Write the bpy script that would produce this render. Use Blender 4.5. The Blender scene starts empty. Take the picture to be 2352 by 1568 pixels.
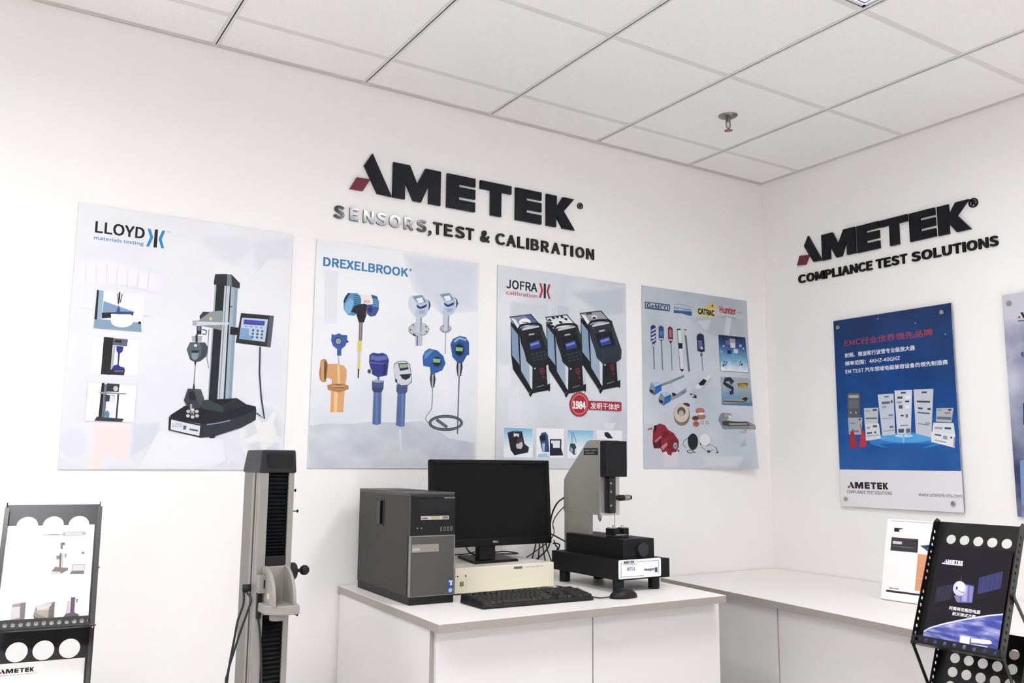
import bpy, bmesh, math, random
from mathutils import Vector, Matrix, Euler

SC = bpy.context.scene
COL = SC.collection
random.seed(4)
R = math.radians

# ---------------------------------------------------------------- camera
CAM_POS = Vector((-3.65487888, -3.20713226, 1.2905902))
CAM_EUL = Euler((R(97.91011646), R(-0.48214047), R(-32.33829668)), 'XYZ')
F_PX, PW, PH = 1995.54, 2352.0, 1568.0
cam_d = bpy.data.cameras.new('camera')
cam_d.sensor_fit = 'HORIZONTAL'
cam_d.sensor_width = 36.0
cam_d.lens = F_PX / PW * 36.0
cam_d.clip_start = 0.05
cam_d.clip_end = 60
cam = bpy.data.objects.new('camera', cam_d)
COL.objects.link(cam)
cam.location = CAM_POS
cam.rotation_euler = CAM_EUL
SC.camera = cam

# ---------------------------------------------------------------- view, world, light levels
SC.view_settings.view_transform = 'Standard'
SC.view_settings.look = 'None'
SC.view_settings.gamma = 1.0
SC.view_settings.use_curve_mapping = False
SC.view_settings.exposure = 0.0
try:
    SC.cycles.use_denoising = True
    SC.cycles.max_bounces = 10
    SC.cycles.diffuse_bounces = 7
except Exception:
    pass
w = bpy.data.worlds.new('world')
SC.world = w
w.use_nodes = True
w.node_tree.nodes['Background'].inputs[0].default_value = (0.9, 0.95, 1, 1)
w.node_tree.nodes['Background'].inputs[1].default_value = 0.3
LAMP_STRENGTH = 37.0
# the ceiling troffers of the room: (x0, y0) of each 0.6 x 0.6 cell, strength factor
CEIL = 2.8286
GX, GY, CELL, CELLY = 0.562, 0.2607, 0.6, 0.6124
TROFFERS = [(-1.762, -2.098, 0.78), (-4.162, -2.098, 1.28), (-4.162, -4.547, 1.15), (-1.762, -4.547, 1.2), (-5.962, -2.098, 1.1)]

# ---------------------------------------------------------------- measuring: a pixel's ray met with a real plane
RM = CAM_EUL.to_matrix()
def ray(px, py):
    return RM @ Vector(((px - PW / 2) / F_PX, -(py - PH / 2) / F_PX, -1.0))
def on(px, py, axis, val):
    d = ray(px, py)
    return CAM_POS + d * ((val - CAM_POS[axis]) / d[axis])
class Plane:
    """A flat thing's own plane: origin, unit right, unit up; normal towards the room."""
    def __init__(s, o, u, v):
        s.o, s.u, s.v = Vector(o), Vector(u).normalized(), Vector(v).normalized()
        s.n = s.u.cross(s.v)
    def uv(s, px, py):
        d = ray(px, py)
        p = CAM_POS + d * ((s.o - CAM_POS).dot(s.n) / d.dot(s.n)) - s.o
        return p.dot(s.u), p.dot(s.v)
    def matrix(s):
        m = Matrix((s.u, -s.n, s.v)).transposed().to_4x4()
        m.translation = s.o
        return m
def zoom(x0, y0, k):
    return lambda x, y: (x0 + x / k, y0 + y / k)

# ---------------------------------------------------------------- materials
def lin(c):
    c /= 255.0
    return c / 12.92 if c <= 0.04045 else ((c + 0.055) / 1.055) ** 2.4
def col(t, k=1.0):
    if isinstance(t, str):
        t = tuple(int(t[i:i + 2], 16) for i in (0, 2, 4))
    return tuple(min(1.0, lin(c) * k) for c in t) + (1.0,)
_mats = {}
def mat(name, c, rough=0.5, metal=0.0, spec=0.5, coat=0.0, bump=None, speckle=None, emit=None):
    """bump = (scale, strength); speckle = (scale, amount): both procedural noise."""
    if name in _mats:
        return _mats[name]
    m = bpy.data.materials.new(name)
    m.use_nodes = True
    nt = m.node_tree
    b = nt.nodes['Principled BSDF']
    b.inputs['Base Color'].default_value = col(c)
    b.inputs['Roughness'].default_value = rough
    b.inputs['Metallic'].default_value = metal
    b.inputs['Specular IOR Level'].default_value = spec
    b.inputs['Coat Weight'].default_value = coat
    if emit:
        b.inputs['Emission Color'].default_value = col(emit[0])
        b.inputs['Emission Strength'].default_value = emit[1]
    tc = nt.nodes.new('ShaderNodeTexCoord')
    if bump:
        n = nt.nodes.new('ShaderNodeTexNoise')
        n.inputs['Scale'].default_value = bump[0]
        n.inputs['Detail'].default_value = 4
        bp = nt.nodes.new('ShaderNodeBump')
        bp.inputs['Strength'].default_value = bump[1]
        bp.inputs['Distance'].default_value = 0.002
        nt.links.new(tc.outputs['Object'], n.inputs['Vector'])
        nt.links.new(n.outputs['Fac'], bp.inputs['Height'])
        nt.links.new(bp.outputs['Normal'], b.inputs['Normal'])
    if speckle:
        n = nt.nodes.new('ShaderNodeTexNoise')
        n.inputs['Scale'].default_value = speckle[0]
        n.inputs['Detail'].default_value = 3
        r = nt.nodes.new('ShaderNodeValToRGB')
        r.color_ramp.elements[0].position = 0.3
        r.color_ramp.elements[1].position = 0.62
        base = Vector(col(c)[:3])
        r.color_ramp.elements[0].color = tuple(base * (1 - speckle[1])) + (1,)
        r.color_ramp.elements[1].color = tuple(base) + (1,)
        nt.links.new(tc.outputs['Object'], n.inputs['Vector'])
        nt.links.new(n.outputs['Fac'], r.inputs['Fac'])
        nt.links.new(r.outputs['Color'], b.inputs['Base Color'])
    _mats[name] = m
    return m
def ink_k(c):
    """printing inks: dark ones print a little deeper than paper-light ones"""
    t = max(int(c[i:i + 2], 16) for i in (0, 2, 4)) / 255.0
    return 0.62 + 0.31 * t * t
def ink(c, gloss=0.45):
    """printed colour; c is a hex string"""
    key = 'ink_' + c + ('' if gloss == 0.45 else '_g%d' % int(gloss * 100))
    if key in _mats:
        return _mats[key]
    m = mat(key, c, rough=gloss, spec=0.3)
    m.node_tree.nodes['Principled BSDF'].inputs['Base Color'].default_value = col(c, ink_k(c))
    return m
def ramp_mat(name, stops, vec, scale, rough=0.45, noise_amt=1.0, stretch=(1, 1, 1), detail=4, axis=None, spec=0.3):
    """printed soft picture: noise (plus, if axis is given, the place along that local axis) through a colour ramp"""
    if name in _mats:
        return _mats[name]
    m = bpy.data.materials.new(name)
    m.use_nodes = True
    nt = m.node_tree
    b = nt.nodes['Principled BSDF']
    b.inputs['Roughness'].default_value = rough
    b.inputs['Specular IOR Level'].default_value = spec
    tc = nt.nodes.new('ShaderNodeTexCoord')
    mp = nt.nodes.new('ShaderNodeMapping')
    mp.inputs['Scale'].default_value = stretch
    mp.inputs['Location'].default_value = vec
    n = nt.nodes.new('ShaderNodeTexNoise')
    n.inputs['Scale'].default_value = scale
    n.inputs['Detail'].default_value = detail
    nt.links.new(tc.outputs['Object'], mp.inputs['Vector'])
    nt.links.new(mp.outputs['Vector'], n.inputs['Vector'])
    fac = n.outputs['Fac']
    if axis:
        sx = nt.nodes.new('ShaderNodeSeparateXYZ')
        nt.links.new(tc.outputs['Object'], sx.inputs[0])
        mr = nt.nodes.new('ShaderNodeMapRange')
        mr.inputs['From Min'].default_value = axis[1]
        mr.inputs['From Max'].default_value = axis[2]
        nt.links.new(sx.outputs[axis[0]], mr.inputs['Value'])
        mx = nt.nodes.new('ShaderNodeMix')
        mx.inputs['Factor'].default_value = 1 - noise_amt
        nt.links.new(fac, mx.inputs['A'])
        nt.links.new(mr.outputs['Result'], mx.inputs['B'])
        fac = mx.outputs['Result']
    r = nt.nodes.new('ShaderNodeValToRGB')
    cr = r.color_ramp
    cr.elements[0].position, cr.elements[0].color = stops[0][0], col(stops[0][1], ink_k(stops[0][1]))
    cr.elements[1].position, cr.elements[1].color = stops[-1][0], col(stops[-1][1], ink_k(stops[-1][1]))
    for p, c in stops[1:-1]:
        cr.elements.new(p).color = col(c, ink_k(c))
    nt.links.new(fac, r.inputs['Fac'])
    nt.links.new(r.outputs['Color'], b.inputs['Base Color'])
    _mats[name] = m
    return m

# ---------------------------------------------------------------- mesh building
class MB:
    """collects shapes and links them as ONE mesh object"""
    def __init__(s, default=None):
        s.v, s.f, s.mi, s.sm, s.mats, s.default = [], [], [], [], [], default
    def add(s, verts, faces, m=None, smooth=False):
        m = m or s.default
        if m not in s.mats:
            s.mats.append(m)
        i, k = len(s.v), s.mats.index(m)
        s.v += [tuple(p) for p in verts]
        for f in faces:
            s.f.append([i + j for j in f]); s.mi.append(k); s.sm.append(smooth)
        return s
    def box(s, a, b, m=None, bev=0.0, seg=2, xf=None):
        lo = [min(p, q) for p, q in zip(a, b)]
        hi = [max(p, q) for p, q in zip(a, b)]
        bm = bmesh.new()
        bmesh.ops.create_cube(bm, size=1.0)
        for v in bm.verts:
            v.co = Vector([(lo[i] + hi[i]) / 2 + v.co[i] * (hi[i] - lo[i]) for i in range(3)])
        if bev:
            bmesh.ops.bevel(bm, geom=bm.edges[:], offset=min(bev, min(h - l for h, l in zip(hi, lo)) * 0.49), segments=seg, affect='EDGES', profile=0.5)
        return s.bm(bm, m, xf=xf)
    def bm(s, bm, m=None, smooth=False, xf=None):
        bm.verts.index_update()
        s.add([(xf @ v.co) if xf else v.co for v in bm.verts], [[v.index for v in f.verts] for f in bm.faces], m, smooth)
        bm.free()
        return s
    def prism(s, poly, f, t0, t1, m=None, bev=0.0):
        """poly in 2D; f(a, b, t) -> 3D"""
        n = len(poly)
        area = sum(poly[i][0] * poly[(i + 1) % n][1] - poly[(i + 1) % n][0] * poly[i][1] for i in range(n))
        if area < 0:
            poly = poly[::-1]
        v = [f(a, b, t0) for a, b in poly] + [f(a, b, t1) for a, b in poly]
        fs = [list(range(n))[::-1], [n + i for i in range(n)]] + [[i, (i + 1) % n, n + (i + 1) % n, n + i] for i in range(n)]
        if bev:
            bm = bmesh.new()
            vs = [bm.verts.new(p) for p in v]
            for q in fs:
                bm.faces.new([vs[i] for i in q])
            bmesh.ops.recalc_face_normals(bm, faces=bm.faces[:])
            bmesh.ops.bevel(bm, geom=bm.edges[:], offset=bev, segments=2, affect='EDGES', profile=0.5)
            return s.bm(bm, m)
        return s.add(v, fs, m)
    def quad8(s, b4, t4, m=None, bev=0.0):
        """hexahedron from a bottom and a top quad, both counter-clockwise from above"""
        v = [Vector(p) for p in list(b4) + list(t4)]
        fs = [[3, 2, 1, 0], [4, 5, 6, 7], [0, 1, 5, 4], [1, 2, 6, 5], [2, 3, 7, 6], [3, 0, 4, 7]]
        bm = bmesh.new()
        vs = [bm.verts.new(p) for p in v]
        for q in fs:
            bm.faces.new([vs[i] for i in q])
        if bev:
            bmesh.ops.bevel(bm, geom=bm.edges[:], offset=bev, segments=2, affect='EDGES', profile=0.5)
        return s.bm(bm, m)
    def lathe(s, prof, o, axis, m=None, n=24, smooth=True):
        """prof: (radius, along axis)"""
        ax = Vector(axis).normalized()
        e1 = ax.orthogonal().normalized(); e2 = ax.cross(e1)
        o = Vector(o)
        v, f = [], []
        for r, h in prof:
            for i in range(n):
                t = 2 * math.pi * i / n
                v.append(o + ax * h + (e1 * math.cos(t) + e2 * math.sin(t)) * r)
        for k in range(len(prof) - 1):
            for i in range(n):
                f.append([k * n + i, k * n + (i + 1) % n, (k + 1) * n + (i + 1) % n, (k + 1) * n + i])
        s.add(v, f, m, smooth)
        s.add([v[i] for i in range(n)], [list(range(n))[::-1]], m)
        s.add([v[(len(prof) - 1) * n + i] for i in range(n)], [list(range(n))], m)
        return s
    def cyl(s, p0, p1, r, m=None, n=20, r1=None, bev=0.0):
        p0, p1 = Vector(p0), Vector(p1)
        L = (p1 - p0).length
        r1 = r if r1 is None else r1
        prof = [(r, 0), (r1, L)] if not bev else [(r - bev, 0), (r, bev), (r1, L - bev), (r1 - bev, L)]
        return s.lathe(prof, p0, p1 - p0, m, n, smooth=True)
    def tube(s, pts, r, m=None, n=8, round_=True):
        pts = [Vector(p) for p in pts]
        if round_ and len(pts) > 2:
            q = []
            P = [pts[0] * 2 - pts[1]] + pts + [pts[-1] * 2 - pts[-2]]
            for i in range(1, len(P) - 2):
                for k in range(6):
                    t = k / 6
                    a, b, c, d = P[i - 1], P[i], P[i + 1], P[i + 2]
                    q.append(0.5 * ((2 * b) + (c - a) * t + (2 * a - 5 * b + 4 * c - d) * t * t + (3 * b - a - 3 * c + d) * t ** 3))
            pts = q + [pts[-1]]
        v, f = [], []
        e1 = None
        for i, p in enumerate(pts):
            d = (pts[min(i + 1, len(pts) - 1)] - pts[max(i - 1, 0)]).normalized()
            e1 = d.orthogonal().normalized() if e1 is None else (e1 - d * e1.dot(d)).normalized()
            e2 = d.cross(e1)
            for k in range(n):
                t = 2 * math.pi * k / n
                v.append(p + (e1 * math.cos(t) + e2 * math.sin(t)) * r)
        for i in range(len(pts) - 1):
            for k in range(n):
                f.append([i * n + k, i * n + (k + 1) % n, (i + 1) * n + (k + 1) % n, (i + 1) * n + k])
        f += [list(range(n))[::-1], [(len(pts) - 1) * n + k for k in range(n)]]
        return s.add(v, f, m, True)
    def build(s, name, parent=None, loc=None):
        me = bpy.data.meshes.new(name)
        me.from_pydata(s.v, [], s.f)
        for m in s.mats:
            me.materials.append(m)
        me.polygons.foreach_set('material_index', s.mi)
        me.polygons.foreach_set('use_smooth', s.sm)
        me.update()
        bm = bmesh.new(); bm.from_mesh(me)
        if not getattr(s, 'flat', False):
            bmesh.ops.recalc_face_normals(bm, faces=bm.faces[:])
        bm.to_mesh(me); bm.free()
        o = bpy.data.objects.new(name, me)
        COL.objects.link(o)
        if parent:
            o.parent = parent
        if loc:
            o.location = loc
        return o

def tag(o, label=None, cat=None, group=None, kind=None):
    if label: o['label'] = label
    if cat: o['category'] = cat
    if group: o['group'] = group
    if kind: o['kind'] = kind
    return o
def thing(name, label, cat, loc=(0, 0, 0), rz=0.0, group=None, matrix=None):
    o = bpy.data.objects.new(name, None)
    COL.objects.link(o)
    o.empty_display_size = 0.05
    if matrix is not None:
        o.matrix_world = matrix
    else:
        o.location = loc
        o.rotation_euler = (0, 0, rz)
    return tag(o, label, cat, group)
def structure(o):
    o['kind'] = 'structure'
    return o
def copy_tree(o, parent=None):
    c = o.copy()
    COL.objects.link(c)
    if parent:
        c.parent = parent
    for ch in list(o.children):
        copy_tree(ch, c)
    return c

# ---------------------------------------------------------------- lettering from the built-in font
try:      # Blender's own bundled sans serif; its default face otherwise
    GROTESK = bpy.data.fonts.load(bpy.utils.system_resource('DATAFILES', path='fonts') + '/Noto Sans CJK Regular.woff2')
except Exception:
    GROTESK = None
def text_curve(body, ext=0.0):
    cu = bpy.data.curves.new('lettering', 'FONT')
    if GROTESK:
        cu.font = GROTESK
    cu.body = body
    cu.size = 1.0
    cu.extrude = ext
    cu.resolution_u = 3
    o = bpy.data.objects.new('lettering', cu)
    COL.objects.link(o)
    dg = bpy.context.evaluated_depsgraph_get()
    dg.update()
    me = bpy.data.meshes.new_from_object(o.evaluated_get(dg))
    v = [tuple(p.co) for p in me.vertices]
    f = [list(p.vertices) for p in me.polygons]
    bpy.data.objects.remove(o)
    bpy.data.curves.remove(cu)
    bpy.data.meshes.remove(me)
    return v, f
_tc = {}
def text_unit(body, bold=0.012, ext=0.0):
    """lettering scaled to the unit square; bold thickens every stroke by that share of the letters' height"""
    k = (body, bold, ext)
    if k not in _tc:
        v, f = text_curve(body, ext)
        h = max(p[1] for p in v) - min(p[1] for p in v)
        r, n = bold * h, len(v)
        if bold:
            sh = [(dx * r, dy * r) for dx in (-1, 0, 1) for dy in (-1, 0, 1) if dx or dy]
            f = [[i + n * q for i in fc] for q in range(len(sh)) for fc in f]
            # each stroke-thickening copy sits a hair further out, so that no two faces share a plane
            v = [(p[0] + dx, p[1] + dy, p[2] + q * (0.0004 if ext else 1.0)) for q, (dx, dy) in enumerate(sh) for p in v]
        x0, x1 = min(p[0] for p in v), max(p[0] for p in v)
        y0, y1 = min(p[1] for p in v), max(p[1] for p in v)
        _tc[k] = ([((p[0] - x0) / (x1 - x0), (p[1] - y0) / (y1 - y0), p[2]) for p in v], f)
    return _tc[k]

# ---------------------------------------------------------------- print on a flat panel
def mix(a, b, t):
    return ''.join('%02x' % round(int(a[i:i + 2], 16) * (1 - t) + int(b[i:i + 2], 16) * t) for i in (0, 2, 4))
class Print:
    """layers of printed colour on one panel; local x right, local z up, local -y towards the viewer"""
    def __init__(s, plane, root, y0=0.0):
        s.pl, s.root, s.y0, s.boxes = plane, root, y0, []
        s.mb, s.soft, s.deep, s.lim = None, None, 1.0, (9, 9)
    def part(s, z=None):
        s.mb = MB(); s.mb.flat = True
        if z: s.z = z
        return s
    def _layer(s, uv):
        a0, a1 = min(p[0] for p in uv), max(p[0] for p in uv)
        b0, b1 = min(p[1] for p in uv), max(p[1] for p in uv)
        l = 1
        for (c0, c1, d0, d1, k) in s.boxes:
            if a0 < c1 and a1 > c0 and b0 < d1 and b1 > d0:
                l = max(l, k + 1)
        s.boxes.append((a0, a1, b0, b1, l))
        return s.y0 - l * 0.00012
    def uvs(s, pts, z=None):
        z = z or s.z
        return [s.pl.uv(*z(x, y)) for x, y in pts]
    def fill(s, uv, c, mt=None):
        n = len(uv)
        if sum(uv[i][0] * uv[(i + 1) % n][1] - uv[(i + 1) % n][0] * uv[i][1] for i in range(n)) < 0:
            uv = uv[::-1]
        y = s._layer(uv)
        s.mb.add([(a, y, b) for a, b in uv], [list(range(n))], mt or ink(c if s.deep == 1.0 else mix('000000', c, s.deep)))
        return s
    def poly(s, pts, c, mt=None, z=None):
        uv = s.uvs(pts, z)
        if s.soft and not mt:      # faint picture with a soft edge: nested steps from the paper's colour to c
            ca, cb_ = sum(p[0] for p in uv) / len(uv), sum(p[1] for p in uv) / len(uv)
            for k in range(6):
                q = 1.16 - 0.065 * k
                s.fill([(min(s.lim[0], max(0.001, ca + (a - ca) * q)), min(s.lim[1], max(0.001, cb_ + (b - cb_) * q))) for a, b in uv], mix(s.soft, c, (k + 1) / 6))
            return s
        return s.fill(uv, c, mt)
    def disc(s, cx, cy, rx, ry, c, n=24, z=None, rot=0.0, mt=None):
        ct, st = math.cos(rot), math.sin(rot)
        return s.poly([(cx + rx * math.cos(2 * math.pi * i / n) * ct - ry * math.sin(2 * math.pi * i / n) * st,
                        cy + rx * math.cos(2 * math.pi * i / n) * st + ry * math.sin(2 * math.pi * i / n) * ct) for i in range(n)], c, mt, z)
    def ring(s, cx, cy, rx, ry, wd, c, n=36, z=None):
        o = [(cx + rx * math.cos(2 * math.pi * i / n), cy + ry * math.sin(2 * math.pi * i / n)) for i in range(n)]
        i_ = [(cx + (rx - wd) * math.cos(2 * math.pi * i / n), cy + (ry - wd) * math.sin(2 * math.pi * i / n)) for i in range(n)]
        uo, ui = s.uvs(o, z), s.uvs(i_, z)
        y = s._layer(uo)
        v = [(a, y, b) for a, b in uo + ui]
        s.mb.add(v, [[i, n + i, n + (i + 1) % n, (i + 1) % n] for i in range(n)], ink(c))
        return s
    def line(s, pts, wd, c, z=None):
        uv = s.uvs(pts, z)
        k = s.uvs([pts[0], (pts[0][0] + 10, pts[0][1])], z)
        w = (Vector(k[1]) - Vector(k[0])).length / 10 * wd / 2
        L, Rr = [], []
        for i, p in enumerate(uv):
            d = (Vector(uv[min(i + 1, len(uv) - 1)]) - Vector(uv[max(i - 1, 0)])).normalized()
            nn = Vector((-d.y, d.x)) * w
            L.append(Vector(p) + nn); Rr.append(Vector(p) - nn)
        y = s._layer([tuple(p) for p in L + Rr])
        n = len(uv)
        s.mb.add([(p.x, y, p.y) for p in L + Rr], [[i, n + i, n + i + 1, i + 1] for i in range(n - 1)], ink(c))
        return s
    def text(s, body, lb, rb, lt, c, bold=0.012, z=None):
        """left-bottom, right-bottom and left-top of the lettering's box"""
        (a0, b0), (a1, _), (_, b1) = s.uvs([lb, rb, lt], z)
        return s.text_uv(body, a0, a1, b0, b1, c, bold)
    def text_uv(s, body, a0, a1, b0, b1, c, bold=0.012):
        v, f = text_unit(body, bold)
        y = s._layer([(a0, b0), (a1, b1)])
        s.mb.add([(a0 + p[0] * (a1 - a0), y - p[2] * 0.000013, b0 + p[1] * (b1 - b0)) for p in v], f, ink(c))
        return s
    def put(s, name, label=None):
        o = s.mb.build(name, s.root)
        if label: o['label'] = label
        return o
def plate(outer, holes, t, name, m, parent, seg=24):
    """flat plate with round holes; outer [(a,b)], holes [(a,b,r)]; lies in local xz, thickness t back from local y=0"""
    cu = bpy.data.curves.new('plate', 'CURVE')
    cu.dimensions = '2D'; cu.fill_mode = 'BOTH'; cu.extrude = t / 2
    def sp(pts):
        q = cu.splines.new('POLY'); q.points.add(len(pts) - 1)
        for p, (a, b) in zip(q.points, pts): p.co = (a, b, 0, 1)
        q.use_cyclic_u = True
    sp(outer)
    for a, b, r in holes:
        sp([(a + r * math.cos(2 * math.pi * i / seg), b + r * math.sin(2 * math.pi * i / seg)) for i in range(seg)])
    o = bpy.data.objects.new('plate', cu); COL.objects.link(o)
    dg = bpy.context.evaluated_depsgraph_get(); dg.update()
    me = bpy.data.meshes.new_from_object(o.evaluated_get(dg))
    mb = MB(m)
    mb.add([(p.co.x, t / 2 - p.co.z, p.co.y) for p in me.vertices], [list(p.vertices) for p in me.polygons], m)
    bpy.data.objects.remove(o); bpy.data.curves.remove(cu); bpy.data.meshes.remove(me)
    return mb.build(name, parent)

# ---------------------------------------------------------------- the room
M_WALL = mat('wall_paint', 'f1f0ee', rough=0.75, spec=0.25, bump=(260, 0.06))
M_TILE = mat('ceiling_tile', 'f4f3f2', rough=0.9, spec=0.1, bump=(420, 0.35), speckle=(330, 0.09))
M_TBAR = mat('ceiling_grid_metal', 'dad9d8', rough=0.6)
M_FLOOR = mat('floor_vinyl', 'e4e2e0', rough=0.5, speckle=(60, 0.06))
RX0, RY0 = -6.7, -6.6
def slab(name, a, b, m):
    return structure(MB(m).box(a, b).build(name))
slab('floor', (RX0, RY0, -0.1), (0.1, 0.1, 0), M_FLOOR)
slab('wall_back', (RX0 - 0.1, 0, 0), (0.1, 0.1, CEIL + 0.12), M_WALL)
slab('wall_right', (0, RY0, 0), (0.1, 0, CEIL + 0.12), M_WALL)
slab('wall_left', (RX0 - 0.1, RY0, 0), (RX0, 0, CEIL + 0.12), M_WALL)
slab('wall_front', (RX0 - 0.1, RY0 - 0.1, 0), (0.1, RY0, CEIL + 0.12), M_WALL)
cl = MB(M_TILE)
cl.box((RX0, RY0, CEIL + 0.1), (0.1, 0.1, CEIL + 0.14))
xs = [0.0] + [-(GX + CELL * k) for k in range(11)] + [RX0]
ys = [0.0] + [-(GY + CELLY * k) for k in range(11)] + [RY0]
lamp_cells = [(a + CELL / 2, b + CELLY / 2) for a, b, _ in TROFFERS]
for i in range(len(xs) - 1):
    for j in range(len(ys) - 1):
        cx, cy = (xs[i] + xs[i + 1]) / 2, (ys[j] + ys[j + 1]) / 2
        if any(abs(cx - a) < 0.2 and abs(cy - b) < 0.2 for a, b in lamp_cells):
            continue
        cl.box((xs[i + 1] + 0.009, ys[j + 1] + 0.009, CEIL + 0.0032), (xs[i] - 0.009, ys[j] - 0.009, CEIL + 0.02), bev=0.0012, seg=1)
structure(cl.build('ceiling'))
tb = MB(M_TBAR)
for x in xs[1:-1]:
    tb.box((x - 0.0125, RY0, CEIL), (x + 0.0125, 0, CEIL + 0.003)).box((x - 0.002, RY0, CEIL), (x + 0.002, 0, CEIL + 0.04))
for y in ys[1:-1]:
    tb.box((RX0, y - 0.0115, CEIL + 0.0006), (0, y + 0.0115, CEIL + 0.0034)).box((RX0, y - 0.002, CEIL + 0.001), (0, y + 0.002, CEIL + 0.04))
structure(tb.build('trim_1'))
M_ANGLE = mat('wall_angle_metal', 'c9c7c5', rough=0.6)
structure(MB(M_ANGLE).box((RX0, -0.02, CEIL - 0.001), (0, 0, CEIL + 0.003)).box((RX0, -0.0015, CEIL - 0.001), (0, 0, CEIL + 0.03)).build('trim_2'))
structure(MB(M_ANGLE).box((-0.02, RY0, CEIL - 0.0005), (0, 0, CEIL + 0.003)).build('trim_3'))
M_BASE = mat('baseboard_paint', 'cfcac4', rough=0.5)
structure(MB(M_BASE).box((RX0, -0.012, 0), (0, 0, 0.1)).build('baseboard_back'))
structure(MB(M_BASE).box((-0.012, RY0, 0), (0, 0, 0.1)).build('baseboard_right'))

# ---------------------------------------------------------------- ceiling troffers
M_HOUSING = mat('troffer_metal', 'c3c8d2', rough=0.35, spec=0.5)
M_FRAME_L = mat('troffer_frame', 'd4d5d8', rough=0.4)
M_EDGE_L = mat('troffer_gap', '6d7186', rough=0.6)
def emit_mat(k):
    return mat('lamp_diffuser_%d' % round(k * 100), 'ffffff', rough=0.5, emit=('fbfafd', LAMP_STRENGTH * k))
WHERE = ['whose corner just shows at the top of the photo', 'left of that, above the tall testing machine',
         'behind the camera on the left', 'behind the camera on the right', 'nearest the left end of the room']
for (x0, y0, k), wh in zip(TROFFERS, WHERE):
    t = thing('ceiling_light', 'square recessed ceiling light ' + wh, 'ceiling light', (x0 + CELL / 2, y0 + CELLY / 2, CEIL), group='recessed ceiling lights')
    h, v, d = CELL / 2 - 0.016, CELLY / 2 - 0.016, 0.085
    fr = MB(M_FRAME_L)
    for sx in (-1, 1):
        fr.box((sx * h, -v, 0.002), (sx * (h - 0.012), v, 0.012)); fr.box((-h, sx * v, 0.002), (h, sx * (v - 0.012), 0.012))
    fr.build('frame', t)
    g = MB(M_EDGE_L)
    for sx in (-1, 1):
        g.box((sx * (h - 0.012), -v, 0.006), (sx * (h - 0.018), v, 0.02)); g.box((-h, sx * (v - 0.012), 0.006), (h, sx * (v - 0.018), 0.02))
    g.build('shadow_gap', t)
    hs = MB(M_HOUSING)
    hi, vi = h - 0.018, v - 0.018
    for sx in (-1, 1):
        hs.box((sx * hi, -vi, 0.012), (sx * (hi + 0.004), vi, d + 0.004)); hs.box((-hi, sx * vi, 0.012), (hi, sx * (vi + 0.004), d + 0.004))
    hs.box((-hi, -vi, d), (hi, vi, d + 0.004))
    hs.build('housing', t)
    MB(emit_mat(k)).box((-hi + 0.012, -vi + 0.012, d - 0.012), (hi - 0.012, vi - 0.012, d - 0.002)).build('diffuser', t)

# ---------------------------------------------------------------- sprinkler
M_CHROME_D = mat('dull_chrome', '8d8a84', rough=0.3, metal=1.0)
M_BRONZE = mat('sprinkler_brass', '8a7672', rough=0.35, metal=0.8)
sp = thing('fire_sprinkler', 'small chrome pendant fire sprinkler hanging from a ceiling tile near the room corner', 'sprinkler', (-0.868, -0.585, CEIL + 0.004))
MB(M_CHROME_D).lathe([(0.043, 0), (0.043, 0.002), (0.036, 0.008), (0.018, 0.013), (0.014, 0.014)], (0, 0, 0), (0, 0, -1), n=32).build('escutcheon', sp)
MB(M_CHROME_D).cyl((0, 0, -0.012), (0, 0, -0.03), 0.011, n=12).build('body', sp)
fa = MB(M_CHROME_D)
for s in (-1, 1):
    fa.tube([(s * 0.010, 0, -0.028), (s * 0.013, 0, -0.045), (s * 0.004, 0, -0.064)], 0.0026)
fa.build('yoke', sp)
MB(mat('sprinkler_bulb', 'd9d2cd', rough=0.1)).cyl((0, 0, -0.03), (0, 0, -0.062), 0.003, n=10).build('glass_bulb', sp)
df = MB(M_BRONZE).cyl((0, 0, -0.068), (0, 0, -0.071), 0.010, n=20)
for i in range(10):
    a = 2 * math.pi * i / 10
    df.box((0.008, -0.003, -0.0715), (0.018, 0.003, -0.0695), xf=Matrix.Rotation(a, 4, 'Z'))
df.cyl((0, 0, -0.06), (0, 0, -0.068), 0.005, n=12)
df.build('deflector', sp)

# ---------------------------------------------------------------- raised lettering on the two walls
M_NAVY = mat('letter_navy', '0c1019', rough=0.5, spec=0.25)
M_RED = mat('letter_red', '681a2d', rough=0.45, spec=0.4)
M_GLOSS = mat('letter_gloss_black', '060607', rough=0.1, spec=0.6)
M_BLACK2 = mat('letter_black', '090a0f', rough=0.5, spec=0.25)
GL = {
    'M': [(0, 0), (0, 1), (.34, 1), (.5, .5), (.67, 1), (1, 1), (1, 0), (.75, 0), (.75, .55), (.59, 0), (.43, 0), (.25, .5), (.25, 0)],
    'E': [(0, 0), (0, 1), (1, 1), (1, .75), (.42, .75), (.42, .66), (1, .66), (1, .38), (.42, .38), (.42, .28), (1, .28), (1, 0)],
    'T': [(.33, 0), (.33, .75), (0, .75), (0, 1), (1, 1), (1, .75), (.67, .75), (.67, 0)],
    'K': [(0, 0), (0, 1), (.36, 1), (.36, .64), (.58, 1), (.98, 1), (.61, .55), (1, 0), (.57, 0), (.34, .36), (.34, 0)]}
BACKW = lambda a, b, t: (a, -t, b)
RIGHTW = lambda a, b, t: (-t, a, b)
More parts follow.
